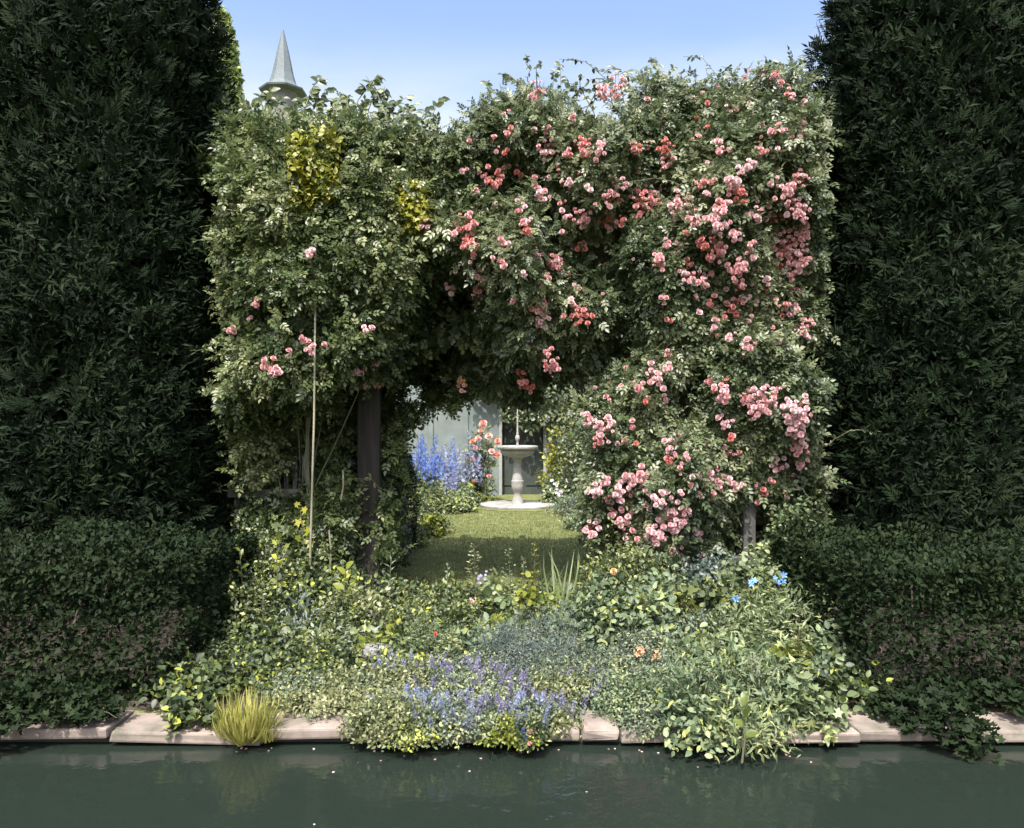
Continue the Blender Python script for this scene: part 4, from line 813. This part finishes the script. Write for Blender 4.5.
fl('sage', 'border_plant', 'plant', 464, 492, 14.9, 30, 'grey green border plant under the pale delphiniums', hs=1.2)
fl('pale', 'border_plant', 'plant', 456, 499, 14.0, 34, 'pale grassy border plant at the back of the lawn', hs=1.0)
fl('shrub', 'border_plant', 'plant', 408, 470, 14.6, 40, 'green border plant behind the clipped conifer', hs=2.0)
fl('grey', 'silver_plant', 'plant', 575, 500, 13.6, 46, 'silver grey plant right of the fountain base', hs=2.0)
fl('sage', 'border_plant', 'plant', 586, 516, 11.6, 44, 'grey green border plant at the right lawn edge', hs=1.0)
fl('shrub', 'border_plant', 'plant', 596, 526, 10.2, 34, 'low border plant under the right climbing rose', hs=1.2)
fl('shrub', 'border_shrub', 'shrub', 592, 402, 15.4, 84, 'tall green shrub right of the dark doorway', hs=2.4, mat='rose')
fl('lime', 'border_shrub', 'shrub', 560, 428, 16.4, 34, 'yellow green shrub beside the pale door frame', hs=1.6, mat='gold')
fl('shrub', 'border_shrub', 'shrub', 600, 470, 14.0, 50, 'rounded green shrub at the right back of the lawn', hs=2)
rt, r_, h_ = fl('sage', 'white_flowered_plant', 'flowering plant', 556, 482, 15.2, 26, 'white flowered plant right of the fountain pedestal', hs=1.2)
heads(rt, [(rng.normal() * .1, -r_ * .8, h_ * rng.uniform(.4, .95)) for i in range(10)], .07, M['white'], T_FLO, n=2, spread=.03)
wv = empty('wall_vine', (PX(540, 17.3), 17.3, 0), 'dark green vine hanging over the top of the garden house doorway', 'climber')
B = MB(); n = 5200; px = rng.uniform(470, 640, n); py = rng.uniform(340, 436, n); px0 = px; lim = 424 + 12 * (vnoise(np.stack([px / 9, px * 0, px * 0], -1)) - .5) * 2 - 20 * (px < 500) + 60 * (px > 552)
py = np.minimum(py, 440); ok = (py < lim); P = np.stack([PX(px, 17.3), 17.42 - .28 * rng.random(n), PZ(py, 17.3)], 1)[ok]; m_ = len(P)
B.leaves(P - np.array([PX(540, 17.3), 17.3, 0]), unit(rdir(m_) + (0, 0, -.5)), unit(np.array([0, -.7, .5]) + .6 * rdir(m_)), .10 * rng.uniform(.6, 1.3, m_), T_OV2, np.clip(.4 + .25 * rng.normal(size=m_), 0, 1)); B.build('foliage', M['rose'], wv)
B = MB()
for x_ in (PX(552, 17.3), PX(556, 17.3), PX(575, 17.3)): B.tube(bez(np.array([x_ - PX(540, 17.3), .18, -.03]), np.array([x_ - PX(540, 17.3) + .1, .16, 1.2]), np.array([x_ - PX(540, 17.3) - .1, .16, 2.6])), .02, .008, 5, .3)
B.build('stem', M['cane'], wv)
DEL = [(406, 452, 'blue'), (414, 440, 'blue'), (421, 448, 'blue'), (428, 456, 'blue'), (433, 444, 'blue'), (417, 462, 'blue'), (446, 458, 'pblue'), (453, 452, 'pblue'), (461, 440, 'pblue'), (467, 446, 'pblue'), (450, 470, 'pblue'), (459, 472, 'pblue'), (474, 458, 'violet')]
names = ['leftmost deep blue delphinium', 'tallest deep blue delphinium', 'deep blue delphinium right of the tallest one', 'deep blue delphinium with lower spires', 'deep blue delphinium nearest the pale ones', 'short deep blue delphinium in front', 'pale blue delphinium beside the deep blue ones', 'pale blue delphinium in the middle', 'pale blue delphinium, the tallest of the pale ones', 'pale blue delphinium right of the tallest pale one', 'short pale blue delphinium in front', 'short pale blue delphinium left of the pink rose', 'lilac delphinium beside the pink rose']
for (px, yt, mt), nm in zip(DEL, names):
    Y = 15.4 + rng.normal() * .25; root, h = place('delphinium', px, yt - 11, Y, nm + ' before the grey green wall', 'delphinium', 'delphiniums before the garden house', 0.)
    leaf_mound(.22, h * .45, T_LOBE, .10, 1.5, .6, M['shrub'], root)
    for j in range(4):
        x_, y_ = rng.normal() * .13, rng.normal() * .1; hh = h * rng.uniform(.72, 1.0); l = hh * rng.uniform(.5, .68); n = 75
        B = MB(); B.tube([(x_ * .4, y_ * .4, -.02), (x_, y_, hh)], .008, .003, 5); B.build('stem', M['cane'], root)
        t = rng.random(n); a = rng.random(n) * 6.28; d = np.stack([np.cos(a), np.sin(a), 0 * a], 1); P = np.array([x_, y_, hh - l]) + np.stack([0 * t, 0 * t, t * l], 1) + d * (.062 * (1.1 - .7 * t) * rng.uniform(.5, 1.3, n))[:, None]
        B = MB(); B.leaves(P, unit(np.cross(d, rdir(n))), unit(d + .3 * rdir(n)), (.06 * rng.uniform(.7, 1.3, n)) * (1.15 - .6 * t), T_FLO, rng.random(n)); B.build('flower_spike', M[mt], root)
rb = empty('rose_bush', (PX(480, 15.95), 15.95, 0), 'pink garden rose bush left of the fountain bowl', 'rose bush')
B = MB()
for i in range(7): B.tube([(rng.normal() * .04, rng.normal() * .04, -.03), (rng.normal() * .1, rng.normal() * .08, .7), (rng.normal() * .2, rng.normal() * .12, 1.4)], .012, .005, 5, .4)
B.build('cane', M['cane'], rb)
P, d = dome(420, .27, 1.0, .3, .3); P[:, 2] = P[:, 2] * .75 + .72 * 1; n = len(P); B = MB(); B.leaves(P, unit(d + rdir(n)), unit(d * .4 + np.array([0, -.2, .7]) + .5 * rdir(n)), .11 * rng.uniform(.7, 1.2, n), T_ROSE, rng.random(n))
P, d = dome(420, .3, .85, .3, .3); n = len(P); B.leaves(P, unit(d + rdir(n)), unit(d * .4 + np.array([0, -.2, .7]) + .5 * rdir(n)), .11 * rng.uniform(.7, 1.2, n), T_ROSE, rng.random(n)); B.build('foliage', M['shrub'], rb)
for px, py, s_ in ((484, 425, .12), (479, 437, .13), (490, 437, .13), (499, 440, .10), (472, 441, .12), (492, 452, .10), (499, 456, .12), (476, 448, .09), (482, 431, .1), (473, 460, .1), (480, 468, .09), (488, 476, .08), (476, 480, .08)):
    heads(rb, [tuple(P3(px - 1, py, 15.6) - np.array(rb.location))], s_ * 1.45, M['bloomb'], T_BLOOM)

# ------------------------------------------------------------------ light, sky, camera
EL, AZ = 57.5, 13.           # sun height; sun stands behind the camera and a little to its left
w = bpy.data.worlds.new('World'); scene.world = w; w.use_nodes = True
nt = w.node_tree; nt.nodes.clear(); sk = nt.nodes.new('ShaderNodeTexSky'); sk.sky_type = 'NISHITA'; sk.sun_disc = False
sk.sun_elevation = R(EL); sk.sun_rotation = R(180 + AZ); sk.air_density = 1.0; sk.dust_density = 7.0; sk.ozone_density = 4.0
bg = nt.nodes.new('ShaderNodeBackground'); bg.inputs['Strength'].default_value = .15
wo = nt.nodes.new('ShaderNodeOutputWorld'); tcw = nt.nodes.new('ShaderNodeTexCoord'); sx_ = nt.nodes.new('ShaderNodeSeparateXYZ'); nt.links.new(tcw.outputs['Generated'], sx_.inputs[0])
mpw = nt.nodes.new('ShaderNodeMapping'); mpw.inputs['Scale'].default_value = (1.6, 1.6, 5); nt.links.new(tcw.outputs['Generated'], mpw.inputs[0])
nzw = nt.nodes.new('ShaderNodeTexNoise'); nzw.inputs['Scale'].default_value = 2.6; nzw.inputs['Detail'].default_value = 7; nzw.inputs['Roughness'].default_value = .55; nt.links.new(mpw.outputs[0], nzw.inputs['Vector'])
m1 = nt.nodes.new('ShaderNodeMapRange'); m1.interpolation_type = 'SMOOTHSTEP'; m1.inputs[1].default_value = .47; m1.inputs[2].default_value = .30; nt.links.new(sx_.outputs['Z'], m1.inputs[0])
m2 = nt.nodes.new('ShaderNodeMapRange'); m2.interpolation_type = 'SMOOTHSTEP'; m2.inputs[1].default_value = .25; m2.inputs[2].default_value = .65; m2.inputs[3].default_value = .25; m2.inputs[4].default_value = 1.0; nt.links.new(nzw.outputs['Fac'], m2.inputs[0])
mm_ = nt.nodes.new('ShaderNodeMath'); mm_.operation = 'MULTIPLY'; nt.links.new(m1.outputs[0], mm_.inputs[0]); nt.links.new(m2.outputs[0], mm_.inputs[1])
mxw = nt.nodes.new('ShaderNodeMix'); mxw.data_type = 'RGBA'; mxw.inputs[7].default_value = (2.7, 2.8, 2.75, 1); nt.links.new(mm_.outputs[0], mxw.inputs[0]); nt.links.new(sk.outputs[0], mxw.inputs[6])
nt.links.new(mxw.outputs[2], bg.inputs[0]); nt.links.new(bg.outputs[0], wo.inputs[0])
sl = bpy.data.lights.new('sun', 'SUN'); sl.energy = 3.0; sl.angle = R(.5); sl.color = (1, .95, .86)
so = bpy.data.objects.new('sun', sl); COL.objects.link(so)
d = Vector((math.sin(R(AZ)) * math.cos(R(EL)), math.cos(R(AZ)) * math.cos(R(EL)), -math.sin(R(EL)))); so.rotation_euler = d.to_track_quat('-Z', 'Y').to_euler(); so.location = (-3, -8, 14)
cam = bpy.data.cameras.new('camera'); co = bpy.data.objects.new('camera', cam); COL.objects.link(co); scene.camera = co
co.location = (0, 0, CAMZ); co.rotation_euler = (R(90), 0, 0); cam.sensor_width = 36; cam.lens = 36 * F / 1024; cam.shift_y = (HY - 414) / 1024; cam.clip_end = 3000; cam.clip_start = .05
vs = scene.view_settings; vs.view_transform = 'Standard'; vs.look = 'None'; vs.exposure = 1.45; vs.gamma = 1; vs.use_curve_mapping = False
scene.cycles.max_bounces = 6; scene.cycles.transparent_max_bounces = 4
for o in list(COL.objects):
    for k_ in ('_r', '_h'):
        if k_ in o: del o[k_]
